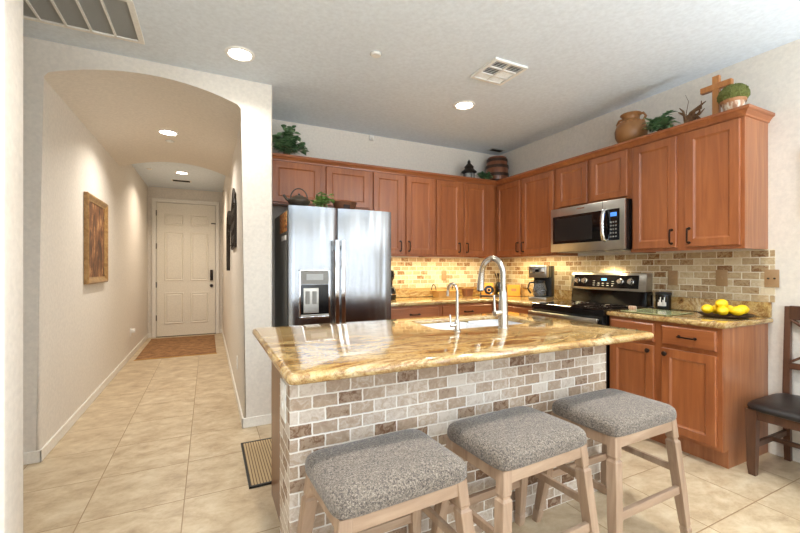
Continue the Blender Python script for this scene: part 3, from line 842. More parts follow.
# ------------------------------------------------------------ island
IX0, IX1, IYF = .272, 2.024, 1.48
t = thing('kitchen_island', 'island with a tumbled brick tile front and wooden cabinets behind', 'kitchen island', (0, 0, 0))
MB().box(IX0, IX1, IYF, IYF+.22, 0, .874).build('tiled_wall', 'island_tile', t)
MB().box(IX0-.001, IX0+.01, IYF+.0005, IYF+.2195, 0, .8735).build('tiled_end', 'island_tile_end', t)
MB().box(IX1, IX1+.010, IYF+.0005, IYF+.2195, 0, .8735).build('tiled_end', 'island_tile_end', t)
MB().box(.325, 1.12, IYF+.22, 2.24, .10, .874).box(1.88, IX1-.01, IYF+.22, 2.24, .10, .874).box(1.12, 1.88, IYF+.22, 2.24, .10, .66).box(1.12, 1.88, IYF+.22, 1.75, .66, .874).box(1.12, 1.88, 2.225, 2.24, .66, .874).box(.335, IX1-.03, IYF+.22, 2.15, 0, .10).build('cabinet_body', 'island_wood', t)
MB().box(.315, .325, IYF+.221, 2.255, .0, .874, bev=.002).build('end_panel', 'island_wood', t)
for a, b in ((.34, .78), (.80, 1.20), (1.21, 1.60), (1.62, 1.99)):
    m = MB().panel(-b, -a, .13, .70, DOORP); m.xf(T(0, 2.24, 0) @ RZ(PI))
    o = m.build('door', 'island_wood', t)
    MB().lathe([(.008, 0), (.006, .012), (.016, .018), (.016, .026), (0, .032)], 14, T(b-.03, 2.258, .66) @ RX(-PI/2)).build('knob', 'bronze', o, SM)
    m = MB().panel(-b, -a, .725, .86, DRAWP); m.xf(T(0, 2.24, 0) @ RZ(PI)); m.build('drawer', 'island_wood', t)
plate('wall_outlet', 'long white outlet plate on the end of the tiled island', (IX0-.001, 1.60, .722), R90, 'white_plastic', 'outlet', w=.11, h=.15)

# top with a sink cut-out
t = thing('island_countertop', 'polished golden granite island top with veins and a rounded edge', 'countertop', (0, 0, 0))
CX0, CX1, CY0, CY1, CZ0, CZ1 =   .220, 2.098, 1.240, 2.33, .874, .914
SX0, SX1, SY0, SY1 = 1.13, 1.84, 1.785, 2.19
def rrect(x0, x1, y0, y1, r, n=6):
    out = []
    for cx, cy, a0 in ((x1-r, y1-r, 0), (x0+r, y1-r, PI/2), (x0+r, y0+r, PI), (x1-r, y0+r, 3*PI/2)):
        for k in range(n+1): a = a0+PI/2*k/n; out.append((cx+r*math.cos(a), cy+r*math.sin(a)))
    return out
m = MB(); nn = 6
outer = lambda ins: rrect(CX0+ins, CX1-ins, CY0+ins, CY1-ins, .026-ins*.5, nn)
inner = lambda ins: rrect(SX0-ins, SX1+ins, SY0-ins, SY1+ins, .07, nn)
rs = []
rr = .0195
for k in range(9):
    a = -PI/2 + PI*k/8
    rs.append([(x, y, (CZ0+CZ1)/2 + rr*math.sin(a)) for x, y in outer(rr*(1-math.cos(a)))])
rs.append([(x, y, CZ1-.0005) for x, y in inner(.004)])
rs.append([(x, y, CZ1-.006) for x, y in inner(0)])
rs.append([(x, y, CZ0+.014) for x, y in inner(0)])
rs.append([(x, y, CZ0+.014) for x, y in inner(.02)])
rs.append([(x, y, CZ0+.0005) for x, y in inner(.022)])
rs.append(rs[0])
m.rings(rs)
bmesh.ops.remove_doubles(m.bm, verts=m.bm.verts, dist=1e-5)
m.build('slab', 'granite', t, math.radians(40))
# sink: two bowls
t = thing('sink', 'white undermount double bowl sink set in the island top', 'sink', ((SX0+SX1)/2, (SY0+SY1)/2, CZ0+.014))
hx, hy = (SX1-SX0)/2, (SY1-SY0)/2
m = MB()
for a, b in ((-hx-.004, .06), (.085, hx+.004)):
    R = lambda ins, z: [(x, y, z) for x, y in rrect(a+ins, b-ins, -hy-.004+ins, hy+.004-ins, .05, 5)]
    m.rings([R(0, -.002), R(.004, -.02), R(.012, -.17), R(.04, -.19)], cap1=True)
m.build('bowl', 'sink_white', t, math.radians(40))
MB().box(.055, .09, -hy, hy, -.045, -.012, bev=.008).build('divider', 'sink_white', t, SM)
m = MB().lathe([(0, .004), (.035, .004), (.042, .0)], 20, T(-.15, 0, -.19)).lathe([(0, .004), (.035, .004), (.042, .0)], 20, T(.22, 0, -.19))
m.build('drain', 'chrome', t)

def arc_pts(c, r, a0, a1, n, ax='y'):
    out = []
    for k in range(n+1):
        a = a0+(a1-a0)*k/n
        out.append((c[0], c[1]+r*math.cos(a), c[2]+r*math.sin(a)))
    return out
t = thing('kitchen_faucet', 'tall brushed nickel gooseneck faucet with pull down spray head', 'faucet', (1.474, 1.700, CZ1))
MB().lathe([(0, 0), (.031, 0), (.031, .006), (.027, .010), (.027, .07), (.0245, .14), (.0225, .20), (.0185, .205)], 24).build('body', 'brushed_nickel', t, SM)
pts = [(0, 0, .20), (0, .0, .26), (0, .0, .285)] + arc_pts((0, .095, .295), .095, PI, .12, 16)
m = MB().tube(pts, .0165, 14); m.build('spout', 'brushed_nickel', t, SM)
e = pts[-1]
MB().tube([(0, e[1], e[2]), (0, e[1]+.004, e[2]-.025), (0, e[1]+.010, e[2]-.07), (0, e[1]+.012, e[2]-.105)], [.0175, .0185, .0215, .0225], 16).build('spray_head', 'brushed_nickel', t, SM)
MB().tube([(0, e[1]+.012, e[2]-.105), (0, e[1]+.0125, e[2]-.112)], .018, 14).build('spray_face', 'black_plastic', t, SM)
m = MB().tube([(-.02, 0, .085), (-.062, 0, .085)], .0165, 14).tube([(-.058, 0, .088), (-.060, .002, .13), (-.061, .004, .185)], [.008, .0075, .0065], 10)
m.build('lever', 'brushed_nickel', t, SM)
t = thing('filter_faucet', 'slim brushed nickel water filter faucet left of the tall faucet', 'faucet', (1.178, 1.715, CZ1))
MB().lathe([(0, 0), (.020, 0), (.020, .005), (.014, .010), (.014, .055), (.009, .062)], 20).build('body', 'brushed_nickel', t, SM)
pts = [(0, 0, .055), (0, 0, .15), (0, 0, .200)] + arc_pts((0, .045, .205), .045, PI, .15, 12)
pts.append((0, .0915, .18))
MB().tube(pts, [.0085]*2+[.0075]*(len(pts)-2), 12).build('spout', 'brushed_nickel', t, SM)
m = MB().tube([(-.010, 0, .034), (-.042, 0, .034)], .009, 12).tube([(-.040, 0, .034), (-.043, .004, .09)], [.0055, .0045], 8)
m.build('lever', 'brushed_nickel', t, SM)

# ------------------------------------------------------------ counter stools
def make_stool():
    t = thing('counter_stool', '', 'stool', (0, 0, 0), group='backless counter stools along the tiled island')
    # cushion: superellipse dome
    m = MB(); hw, hd = .238, .177
    def ring(fx, z, n=56, p=9.0):
        out = []
        for k in range(n):
            a = 2*PI*k/n; c, s = math.cos(a), math.sin(a)
            out.append((hw*fx*math.copysign(abs(c)**(2/p), c), (hd-(1-fx)*.235)*math.copysign(abs(s)**(2/p), s), z))
        return out
    rs = [ring(.93, .548), ring(.98, .550), ring(.997, .557), ring(1, .570), ring(.992, .586), ring(.972, .598), ring(.93, .607), ring(.84, .614), ring(.64, .620), ring(.36, .623)]
    m.rings(rs, cap0=True, cap1=True).build('cushion', 'tweed', t, math.radians(60))
    ax, ay = .202, .143                      # leg centres at the apron
    fx, fy, ry = .258, .188, .226                      # at the floor
    th = .011
    for s in (-1, 1):
        MB().box(-ax, ax, s*(ay+.008)-th, s*(ay+.008)+th, .500, .547, bev=.003).build('apron', 'stool_wood_h', t)
    for s in (-1, 1):
        MB().box(s*(ax+.008)-th, s*(ax+.008)+th, -ay, ay, .500, .547, bev=.003).build('apron', 'stool_wood', t)
    def at(z, s1, s2):
        u = 1-z/.548
        return (s1*(ax+(fx-ax)*u), s2*(ay+((fy if s2 < 0 else ry)-ay)*u))
    def sq(z, s1, s2, h):
        x, y = at(z, s1, s2); return [(x-h, y-h, z), (x+h, y-h, z), (x+h, y+h, z), (x-h, y+h, z)]
    for s1 in (-1, 1):
        for s2 in (-1, 1):
            m = MB()
            prof = [(.548, .0205), (.468, .0205), (.461, .0158), (.455, .0158), (.447, .0228), (.22, .0205), (.070, .0175), (.063, .0150), (.056, .0150), (.049, .0190), (.0, .0165)]
            m.rings([sq(z, s1, s2, h) for z, h in reversed(prof)], cap0=True, cap1=True)
            bmesh.ops.bevel(m.bm, geom=[e for e in m.bm.edges if abs(e.verts[0].co.z-e.verts[1].co.z) > .03], offset=.003, segments=1, affect='EDGES')
            m.build('leg', 'stool_wood', t)
    def bar(p, q, hh, hw_, mat):
        m = MB(); p = Vector(p); q = Vector(q); d = (q-p); ln = d.length
        M = T(*((p+q)/2)) @ d.to_track_quat('X', 'Z').to_matrix().to_4x4()
        m.box(-ln/2, ln/2, -hw_, hw_, -hh, hh, bev=.003, M=M)
        m.build('stretcher', mat, t)
    for s in (-1, 1):
        x, y = at(.228, 1, s); bar((-x, y, .228), (x, y, .228), .018, .010, 'stool_wood_h')
        x, y = at(.315, s, 1); bar((x, at(.315, s, -1)[1], .315), (x, y, .315), .015, .009, 'stool_wood')
    return t
s1 = make_stool()
s1.location = (.538, 1.213, 0); s1.rotation_euler.z = math.radians(3); s1['label'] = 'grey tweed backless counter stool leftmost at the tiled island, nearest its corner'
copy_tree(s1, (1.120, 1.217, 0), math.radians(3), 'grey tweed backless counter stool in the middle of the row of three')
copy_tree(s1, (1.722, 1.219, 0), math.radians(1), 'grey tweed backless counter stool nearest the cherry cabinets and dining chair')

# ------------------------------------------------------------ dining chair, back to the right wall
t = thing('dining_chair', 'dark brown wooden dining chair with black leather seat by the right wall', 'chair', (3.165, .965, 0), R90)
# local: front faces -y (towards the island), back posts at +y
hw = .215; fy, by = -.215, .195
for s in (-1, 1):
    m = MB()
    def q(x, y, z, a, b): return [(x-a, y-b, z), (x+a, y-b, z), (x+a, y+b, z), (x-a, y+b, z)]
    m.rings([q(s*hw, fy+.008, 0, .017, .017), q(s*hw, fy, .06, .021, .021), q(s*hw, fy, .399, .027, .027)], cap0=True, cap1=True)
    m.build('leg', 'chair_wood', t)
for s in (-1, 1):
    m = MB()
    m.rings([q(s*(hw-.012), by+.024, 0, .016, .014), q(s*(hw-.012), by+.008, .25, .018, .015), q(s*(hw-.012), by+.006, .46, .018, .016), q(s*(hw-.012), by+.014, .75, .016, .014), q(s*(hw-.012), by+.026, 1.0, .015, .013)], cap0=True, cap1=True)
    m.build('back_post', 'chair_wood', t)
m = MB()
m.box(-hw, hw, fy-.010, fy+.012, .340, .399, bev=.003).box(-hw+.012, hw-.012, by-.012, by+.010, .340, .399, bev=.003)
for s in (-1, 1): m.box(s*(hw-.002)-.011, s*(hw-.002)+.011, fy, by, .340, .399, bev=.003)
m.build('seat_frame', 'chair_wood', t)
for s in (-1, 1): MB().box(s*(hw-.006)-.010, s*(hw-.006)+.010, fy, by, .165, .20, bev=.003).build('stretcher', 'chair_wood', t)
MB().box(-hw+.01, hw-.01, -.01, .012, .170, .196, bev=.003).build('stretcher', 'chair_wood', t)
m = MB()
def sring(f_, z, n=48, p=6.0):
    out = []
    for k in range(n):
        a = 2*PI*k/n; c, s_ = math.cos(a), math.sin(a)
        out.append((.252*f_*math.copysign(abs(c)**(2/p), c), -.024+(.246-.25*(1-f_))*math.copysign(abs(s_)**(2/p), s_), z))
    return out
m.rings([sring(.95, .400), sring(.99, .404), sring(1, .415), sring(.985, .428), sring(.94, .438), sring(.8, .446), sring(.5, .451)], cap0=True, cap1=True)
m.build('seat', 'leather', t, math.radians(60))
MB().box(-hw+.02, hw-.02, by+.008, by+.030, .915, 1.005, bev=.005).build('top_rail', 'chair_wood', t)
MB().box(-hw+.02, hw-.02, by-.008, by+.012, .60, .64, bev=.004).build('lower_rail', 'chair_wood', t)
for s in (-1, 1):
    p, q2 = Vector((s*(hw-.03), by+.005, .645)), Vector((-s*(hw-.03), by+.017, .915)); d = q2-p
    M = T(*((p+q2)/2)) @ d.to_track_quat('X', 'Y').to_matrix().to_4x4()
    MB().box(-d.length/2, d.length/2, -.007, .007, -.018, .018, bev=.003, M=M).build('cross_slat', 'chair_wood', t)

# ------------------------------------------------------------ plate of lemons and right counter items
CT = .9145
t = thing('round_platter', 'dark round wooden platter under the lemons', 'platter', (3.165, 1.415, CT))
MB().lathe([(0, 0), (.11, 0), (.125, .006), (.150, .018), (.153, .022), (.148, .022), (.12, .012), (0, .010)], 40).build('dish', 'dark_tray', t, SM)
MB().lathe([(.147, .0225), (.150, .0245), (.153, .0225)], 40).build('rim', 'bronze', t, SM)
random.seed(5)
lem = None
places = [(-.085, .035, 0, 'left end', .4), (-.015, -.065, 0, 'front', 1.2), (.005, .045, 0, 'rear', 2.0), (.075, -.02, 0, 'right end', -.3), (-.085, -.055, 0, 'front left', .9), (.06, .075, 0, 'back right', 2.6), (-.035, -.005, 1, 'top', .2)]
labs = ['yellow lemon at the far wall-side end of the platter heap', 'yellow lemon at the island side of the platter heap', 'yellow lemon in the rear middle of the platter heap',
        'yellow lemon at the near wall-side end of the platter heap', 'yellow lemon at the front corner of the platter heap', 'yellow lemon against the wall side of the heap', 'yellow lemon resting on top of the heap']
cam2 = Vector((3.165, 1.415))
# spread mostly along the line of sight's crossways direction so they read as in the photo
ux = Vector((math.cos(YAW), -math.sin(YAW))); uy = Vector((math.sin(YAW), math.cos(YAW)))
spots = [(-.100, .030, 0, .3), (-.050, -.038, 0, .5), (.036, -.052, 0, -.5), (.105, -.010, 0, -.15), (.066, .050, 0, 1.3), (-.015, .055, 0, 1.0), (-.022, .004, 1, .1)]
labs = ['yellow lemon at the end of the heap nearest the black canister', 'yellow lemon in front beside the one nearest the canister', 'yellow lemon in the front middle of the heap on the platter',
        'yellow lemon at the end of the heap nearest the wall jack', 'yellow lemon at the back of the heap near the backsplash', 'yellow lemon half hidden behind the topmost one', 'yellow lemon resting on top of the heap']
for i, (a, b, lv, r) in enumerate(spots):
    if lem is None:
        mesh = MB().lathe([(0, -.050), (.007, -.046), (.014, -.040), (.025, -.030), (.033, -.012), (.0345, .007), (.029, .025), (.018, .038), (.008, .044), (.004, .050), (0, .051)], 20, RY(PI/2))
        lem = mesh.build('lemon', 'lemon', None, SM); o = lem
    else:
        o = lem.copy(); COL.objects.link(o)
    p = cam2 + ux*a + uy*b
    o.scale = (.9, .93, .93)
    o.location = (p.x, p.y, CT+.0115+.0345+(.044 if lv else 0)+(.006 if abs(a) > .09 else 0))
    o.rotation_euler = (0, 0, r-YAW)
    tag(o, labs[i], 'lemon', 'lemons heaped on the platter')
t = thing('cutting_board', 'pale green glass cutting board lying on the right granite counter', 'cutting board', (3.03, 1.79, CT))
MB().box(-.17, .17, -.17, .17, .003, .008, bev=.002).build('glass_sheet', 'glass_green', t)
m = MB()
for a in (-.15, .15):
    for b in (-.15, .15): m.lathe([(0, 0), (.008, 0), (.008, .0032), (0, .0032)], 10, T(a, b, 0))
m.build('foot', 'black_plastic', t)
t = thing('canister', 'black lidded canister with pale markings beside the backsplash', 'canister', (3.315, 1.905, CT))
MB().lathe([(0, 0), (.050, 0), (.054, .004), (.054, .118), (.050, .122)], 28).build('jar', 'black_gloss', t, SM)
MB().lathe([(.056, .118), (.057, .122), (.057, .134), (.052, .140), (0, .141)], 28).build('lid', 'black_plastic', t, SM)
m = MB()
for k in range(7):
    a = PI*.95+k*.16
    m.box(-.003, .003, -.001, .001, 0, .03+.02*(k % 3), M=T(.0545*math.cos(a), .0545*math.sin(a), .03) @ RZ(a+PI/2))
m.build('marking', 'cloth_white', t)
t = thing('spoon_rest', 'black spoon with a pale rest lying by the range', 'spoon', (3.06, 1.995, CT))
MB().lathe([(0, 0), (.024, 0), (.030, .010), (.028, .026), (.022, .030), (.020, .012), (0, .006)], 18).build('rest', 'pot_pattern', t, SM)
MB().tube([(0.005, 0, .022), (.07, -.006, .018), (.16, -.03, .012), (.20, -.04, .010)], [.008, .006, .005, .010], 8, flat=.6).build('spoon_handle', 'black_plastic', t, SM)

# ------------------------------------------------------------ back counter items
t = thing('coffee_maker', 'black and stainless drip coffee maker with glass carafe', 'coffee maker', (3.175, 3.06, CT), math.radians(-66))
MB().box(-.095, .095, -.13, .12, 0, .035, bev=.01).build('base', 'stainless_plain', t, SM)
MB().box(-.095, .095, .02, .125, .035, .36, bev=.010).box(-.093, .093, -.05, .03, .237, .358, bev=.008).build('tower', 'black_plastic', t, SM)
MB().box(-.095, .095, -.125, -.045, .235, .36, bev=.012).build('brew_head', 'stainless_plain', t, SM)
MB().box(-.075, .075, -.128, -.122, .28, .335, bev=.002).build('control_face', 'chrome', t, SM)
MB().box(-.02, .02, -.131, -.127, .295, .32).build('clock', 'black_glass', t)
MB().lathe([(0, 0), (.055, 0), (.068, .02), (.070, .07), (.058, .12), (.045, .145)], 24, T(0, -.055, .038)).build('carafe', 'clear_glass', t, SM)
MB().lathe([(0, .002), (.050, .002), (.062, .02), (.064, .06), (0, .061)], 24, T(0, -.055, .039)).build('coffee', 'black_gloss', t, SM)
MB().lathe([(.047, .143), (.052, .148), (.050, .165), (0, .172)], 24, T(0, -.055, .038)).build('carafe_lid', 'black_plastic', t, SM)
MB().tube([(-.04, -.085, .185), (-.085, -.115, .18), (-.10, -.125, .12), (-.075, -.105, .07)], .009, 8).build('carafe_handle', 'black_plastic', t, SM)
MB().box(-.097, -.094, .06, .085, .08, .32).build('water_gauge', 'clear_glass', t)

t = thing('orange_box', 'orange yellow box standing in the counter corner', 'box', (3.30, 3.62, CT), math.radians(-40))
MB().box(-.075, .075, -.03, .03, 0, .135, bev=.003).build('carton', 'orange_box', t)
MB().box(-.03, .03, -.0312, -.0298, .06, .09).build('printed_panel', 'terracotta', t)

t = thing('display_tray', 'dark tray stand with round and yellow items behind the tall faucet', 'tray', (3.02, 3.66, CT), math.radians(-35))
MB().box(-.155, .155, -.07, .07, .004, .016, bev=.003).build('board', 'dark_tray', t)
for a in (-.14, .14):
    m = MB().box(a-.006, a+.006, -.065, .065, 0, .005)
    m.tube([(a, -.06, .016), (a, -.06, .045), (a, .06, .045), (a, .06, .016)], .003, 6)
    m.build('rail', 'iron', t)
o = MB().box(-.13, .01, .02, .035, 0, .15, bev=.003, M=T(0, .01, .016) @ RX(-.15)).build('tile_back', 'orange_box', t)
t2 = thing('spiral_plate', 'small black spiral plate leaning in the tray', 'plate', (2.965, 3.665, CT+.075), math.radians(-35), rot=(math.radians(72), 0, math.radians(-35)))
MB().lathe([(0, 0), (.03, .001), (.052, .008), (.055, .012), (.03, .005), (0, .004)], 28).build('disc', 'black_gloss', t2, SM)
MB().lathe([(.018, .0045), (.022, .007), (.026, .0045)], 24).build('inner_ring', 'orange_box', t2, SM)
tag(MB().lathe([(0, -.035), (.016, -.030), (.024, -.012), (.024, .012), (.014, .030), (0, .036)], 16, T(3.09, 3.60, CT+.041) @ RY(PI/2)).build('banana_squash', 'lemon', None, SM), 'yellow fruit lying in the dark tray', 'fruit')

t = thing('dark_bottle', 'dark bottle of cooking utensils standing in the counter corner', 'utensil jar', (3.25, 3.82, CT))
MB().lathe([(0, 0), (.04, 0), (.048, .02), (.048, .12), (.036, .15), (.036, .16)], 20).build('jar', 'black_gloss', t, SM)
random.seed(2)
for k in range(5):
    a = k*1.3; dx, dy = .03*math.cos(a), .03*math.sin(a)
    MB().tube([(dx*.4, dy*.4, .02), (dx, dy, .20), (dx*1.7, dy*1.7, .27)], [.004, .004, .013], 8, flat=.5).build('utensil', 'bronze', t, SM)

def basket(name, label, loc, rz, L_, D_, H_, mat, handles):
    t = thing(name, label, 'basket', loc, rz)
    m = MB()
    R = lambda f_, z: [(x, y, z) for x, y in rrect(-L_/2*f_, L_/2*f_, -D_/2*f_, D_/2*f_, .03*f_, 4)]
    m.rings([R(.80, 0), R(.86, H_*.4), R(.98, H_*.93), R(1.0, H_), R(.95, H_), R(.80, H_*.3), R(.7, .008)], cap0=True, cap1=True)
    m.build('bowl', mat, t, SM)
    rim = R(1.0, H_); MB().tube(rim+[rim[0]], .006, 6).build('rim', mat, t, SM)
    for s in handles:
        pts = [(s*L_/2*.95+.0*k, .05*math.cos(PI*k/10), H_+.07*math.sin(PI*k/10)) for k in range(11)]
        MB().tube(pts, .0045, 6).build('handle', 'iron', t, SM)
    return t
basket('wicker_basket', 'low woven basket with dark loop handles on the back counter', (2.47, 3.86, CT), 0, .30, .17, .075, 'wicker', (-1, 1))
basket('brown_basket', 'small square brown basket on the back counter', (2.80, 3.86, CT), 0, .13, .11, .085, 'wicker_dark', ())
t = thing('black_appliance', 'black rounded appliance just showing past the right edge of the refrigerator', 'appliance', (1.72, 3.78, CT))
MB().lathe([(0, 0), (.075, 0), (.08, .01), (.084, .06), (.078, .11), (.06, .13), (.045, .15), (.045, .20), (.062, .225), (.068, .27), (.055, .31), (0, .318)], 24).build('body', 'black_gloss', t, SM)
MB().lathe([(.085, .055), (.087, .060), (.085, .065)], 24).build('band', 'chrome', t, SM)

# ------------------------------------------------------------ leaves
def leaf_mesh(m, base_, dirv, up, ln, wd, lobes=False):
    d = dirv.normalized(); side = d.cross(up).normalized(); n = side.cross(d).normalized()
    if lobes: prof = [(0, 0), (.10, .55), (.28, .42), (.40, .80), (.58, .36), (.74, .40), (1.0, 0)]
    else: prof = [(0, 0), (.12, .45), (.35, .95), (.6, .85), (.82, .42), (1.0, 0)]
    mid = [m.bm.verts.new(base_ + d*ln*f_ - n*ln*.22*f_*f_) for f_, _ in prof]
    for sgn in (-1, 1):
        ed = [m.bm.verts.new(base_ + d*ln*f_ + side*sgn*wd*.5*w_ + n*(wd*.14*w_ - ln*.22*f_*f_)) for f_, w_ in prof[1:-1]]
        for i in range(len(prof)-1):
            vs = [mid[i], mid[i+1]]
            if i+1 <= len(ed): vs.append(ed[i]) if i < len(ed) else None
            if i >= 1: vs.append(ed[i-1])
            if len(vs) > 2:
                m.bm.faces.new(vs if sgn > 0 else list(reversed(vs)))
def ivy(name, label, loc, sx_, sy_, sz_, n, ln, mat, seed, lobes=False, droop=0.0, rz=0, minz=0.0):
    random.seed(seed)
    t = thing(name, label, 'plant', loc, rz)
    m = MB(); st = MB()
    stems = []
    for k in range(max(4, n//12)):
        a = random.uniform(0, 2*PI); e = random.uniform(.35, 1)
        end = Vector((sx_*e*math.cos(a), sy_*e*math.sin(a), max(.012, sz_*random.uniform(.35, 1)*(1.1-e*.7))))
        c1 = Vector((end.x*.4, end.y*.4, end.z*.9+.02))
        pts = [Vector((random.uniform(-.02, .02), random.uniform(-.01, .01), .004)), c1, end]
        stems.append(pts); st.tube(pts, [.0025, .002, .0012], 5)
    for k in range(n):
        pts = random.choice(stems); u = random.uniform(.25, 1.0)
        p = (pts[0]*(1-u)**2 + pts[1]*2*u*(1-u) + pts[2]*u*u)
        p = p + Vector((random.uniform(-.02, .02), random.uniform(-.02, .02), random.uniform(-.005, .02)))
        a = random.uniform(0, 2*PI)
        dv = Vector((math.cos(a), math.sin(a), random.uniform(-.25, .7)))
        p.z = max(p.z, .02+minz); L_ = ln*random.uniform(.7, 1.2)
        if p.z + dv.normalized().z*L_ - .25*L_ < .006: dv.z = abs(dv.z)+.25
        leaf_mesh(m, p, dv, Vector((random.uniform(-.3, .3), random.uniform(-.3, .3), 1)), L_, L_*.72, lobes)
    m.build('foliage', mat, t, math.radians(70)); st.build('stems', 'twig', t, SM)
    return t
ivy('ivy_plant', 'leafy dark green plant on the cabinet top beside the arch wall', (.665, 3.80, TOPZ), .19, .10, .38, 300, .078, 'leaf_dark', 1, minz=.0)
ivy('fern_plant', 'small green plant on the cabinet top between lantern and barrel', (2.965, 3.755, TOPZ), .09, .04, .17, 160, .06, 'leaf_dark', 2, True)
ivy('ivy_garland', 'trailing green ivy on the cabinet top beside the pottery jug', (3.14, 1.835, TOPZ), .05, .085, .17, 170, .08, 'leaf_dark', 3, True)
ivy('herb_plant', 'small bright green plant on top of the refrigerator beside the kettle', (.895, 3.33, 1.7575), .085, .06, .15, 210, .05, 'leaf_bright', 4)

# ------------------------------------------------------------ cabinet top ornaments
t = thing('metal_lantern', 'small dark pagoda roofed lantern on the back cabinet top', 'lantern', (2.80, 3.83, TOPZ), .3)
t.scale = (1.0, 1.0, 1.22)
MB().lathe([(0, 0), (.075, 0), (.075, .012), (.06, .018), (0, .018)], 6).build('base', 'iron', t)
MB().lathe([(.055, .018), (.060, .05), (.052, .085)], 16).build('globe', 'clear_glass', t, SM)
m = MB()
for k in range(6):
    a = k*PI/3; m.tube([(.062*math.cos(a), .062*math.sin(a), .016), (.062*math.cos(a), .062*math.sin(a), .09)], .004, 6)
m.build('cage', 'iron', t)
MB().lathe([(.092, .088), (.088, .095), (.055, .118), (.050, .135), (.058, .138), (.030, .165), (.016, .178), (.020, .19), (.008, .205), (0, .215)], 18).build('roof', 'iron', t, SM)
MB().tube([(.09, 0, .09), (.105, 0, .05), (.10, 0, .02)], .003, 6).tube([(-.09, 0, .09), (-.105, 0, .05), (-.10, 0, .02)], .003, 6).build('bail', 'iron', t)

t = thing('wooden_barrel', 'small brown wooden barrel on the cabinet top in the corner', 'barrel', (3.245, 3.855, TOPZ))
MB().lathe([(0, 0), (.118, 0), (.132, .08), (.136, .16), (.130, .24), (.116, .335), (.108, .335), (.108, .32), (0, .32)], 28).build('staves', 'barrel_wood', t, SM)
for z, r in ((.035, .1255), (.115, .136), (.215, .1345), (.295, .1235)):
    MB().lathe([(r-.002, -.018), (r+.005, -.018), (r+.005, .018), (r-.002, .018)], 28, T(0, 0, z)).build('hoop', 'barrel_band', t, SM)

t = thing('pottery_jug', 'brown glazed pottery jug with small handles on the cabinet top', 'jug', (3.20, 2.10, TOPZ))
MB().lathe([(0, 0), (.075, 0), (.095, .02), (.118, .07), (.122, .12), (.108, .165), (.076, .195), (.062, .21), (.066, .235), (.082, .25), (.080, .256), (.060, .24), (.052, .20), (0, .19)], 32).build('body', 'vase_glaze', t, SM)
for s in (-1, 1):
    MB().tube([(0, s*.065, .235), (0, s*.105, .235), (0, s*.125, .205), (0, s*.10, .165)], .010, 8).build('handle', 'vase_glaze', t, SM)
m = MB()
for k in range(20):
    a = 2*PI*k/20; m.lathe([(0, .008), (.010, .004), (.012, 0)], 8, T(.098*math.cos(a), .098*math.sin(a), .175) @ RZ(a) @ RY(PI/2*.7))
m.build('raised_band', 'terracotta', t, SM)

t = thing('wooden_cross', 'plain brown wooden cross standing on the cabinet top', 'cross', (3.19, 1.478, TOPZ), R90)
t.scale = (.95, 1.5, .96)
MB().box(-.022, .022, -.010, .010, .0, .315, bev=.003).build('upright', 'cross_grain', t)
MB().box(-.098, .098, -.0125, .0125, .215, .258, bev=.003).build('crossbar', 'cross_grain', t)
MB().box(-.055, .055, -.03, .03, 0, .018, bev=.003).build('foot', 'cross_grain', t)

t = thing('moss_pot', 'round pot of green moss at the open end of the cabinet top', 'potted plant', (3.155, 1.365, TOPZ))
t.scale = (.88, .88, 1.0)
MB().lathe([(0, 0), (.050, 0), (.056, .01), (.072, .07), (.078, .082), (.070, .084), (0, .075)], 28).build('pot', 'pot_pattern', t, SM)
MB().lathe([(.077, .060), (.079, .068), (.081, .080), (.077, .086), (.072, .080)], 28).build('pot_rim', 'terracotta', t, SM)
random.seed(8)
m = MB().lathe([(0, .078), (.080, .080), (.094, .096), (.096, .115), (.084, .150), (.056, .175), (0, .186)], 36)
bmesh.ops.subdivide_edges(m.bm, edges=m.bm.edges[:], cuts=2, use_grid_fill=True)
for v in m.bm.verts:
    v.co += Vector((random.uniform(-1, 1), random.uniform(-1, 1), random.uniform(-.6, 1)))*.0045
m.build('moss_dome', 'moss', t)

t = thing('driftwood_arrangement', 'dry brown twigs and roots lying beside the wooden cross', 'dried branches', (3.17, 1.615, TOPZ))
random.seed(11)
m = MB()
for k in range(9):
    a = random.uniform(.15, PI-.15); s = random.choice([-1, 1])
    r = random.uniform(.06, .11)
    hgt = random.uniform(.05, .17)
    p0 = Vector((random.uniform(-.03, .03), random.uniform(-.06, .06), .012))
    p3 = Vector((random.uniform(-.06, .03), s*r, hgt))
    p1 = p0.lerp(p3, .35)+Vector((random.uniform(-.02, .02), 0, .03)); p2 = p0.lerp(p3, .7)+Vector((0, random.uniform(-.02, .02), random.uniform(-.01, .03)))
    for p in (p1, p2, p3): p.y = max(-.075, p.y)
    m.tube([p0, p1, p2, p3], [.012, .009, .007, .003], 7)
m.build('twigs', 'twig', t, SM)
m = MB().tube([(0, -.08, .014), (0, -.03, .022), (0, .04, .026), (0, .09, .014)], [.010, .016, .018, .008], 9)
m.build('root', 'twig', t, SM)
MB().tube([(.01, .02, .02), (.0, .045, .10), (.01, .035, .19), (.0, .05, .24)], [.004, .003, .002, .001], 6).build('tall_twig', 'twig', t, SM)

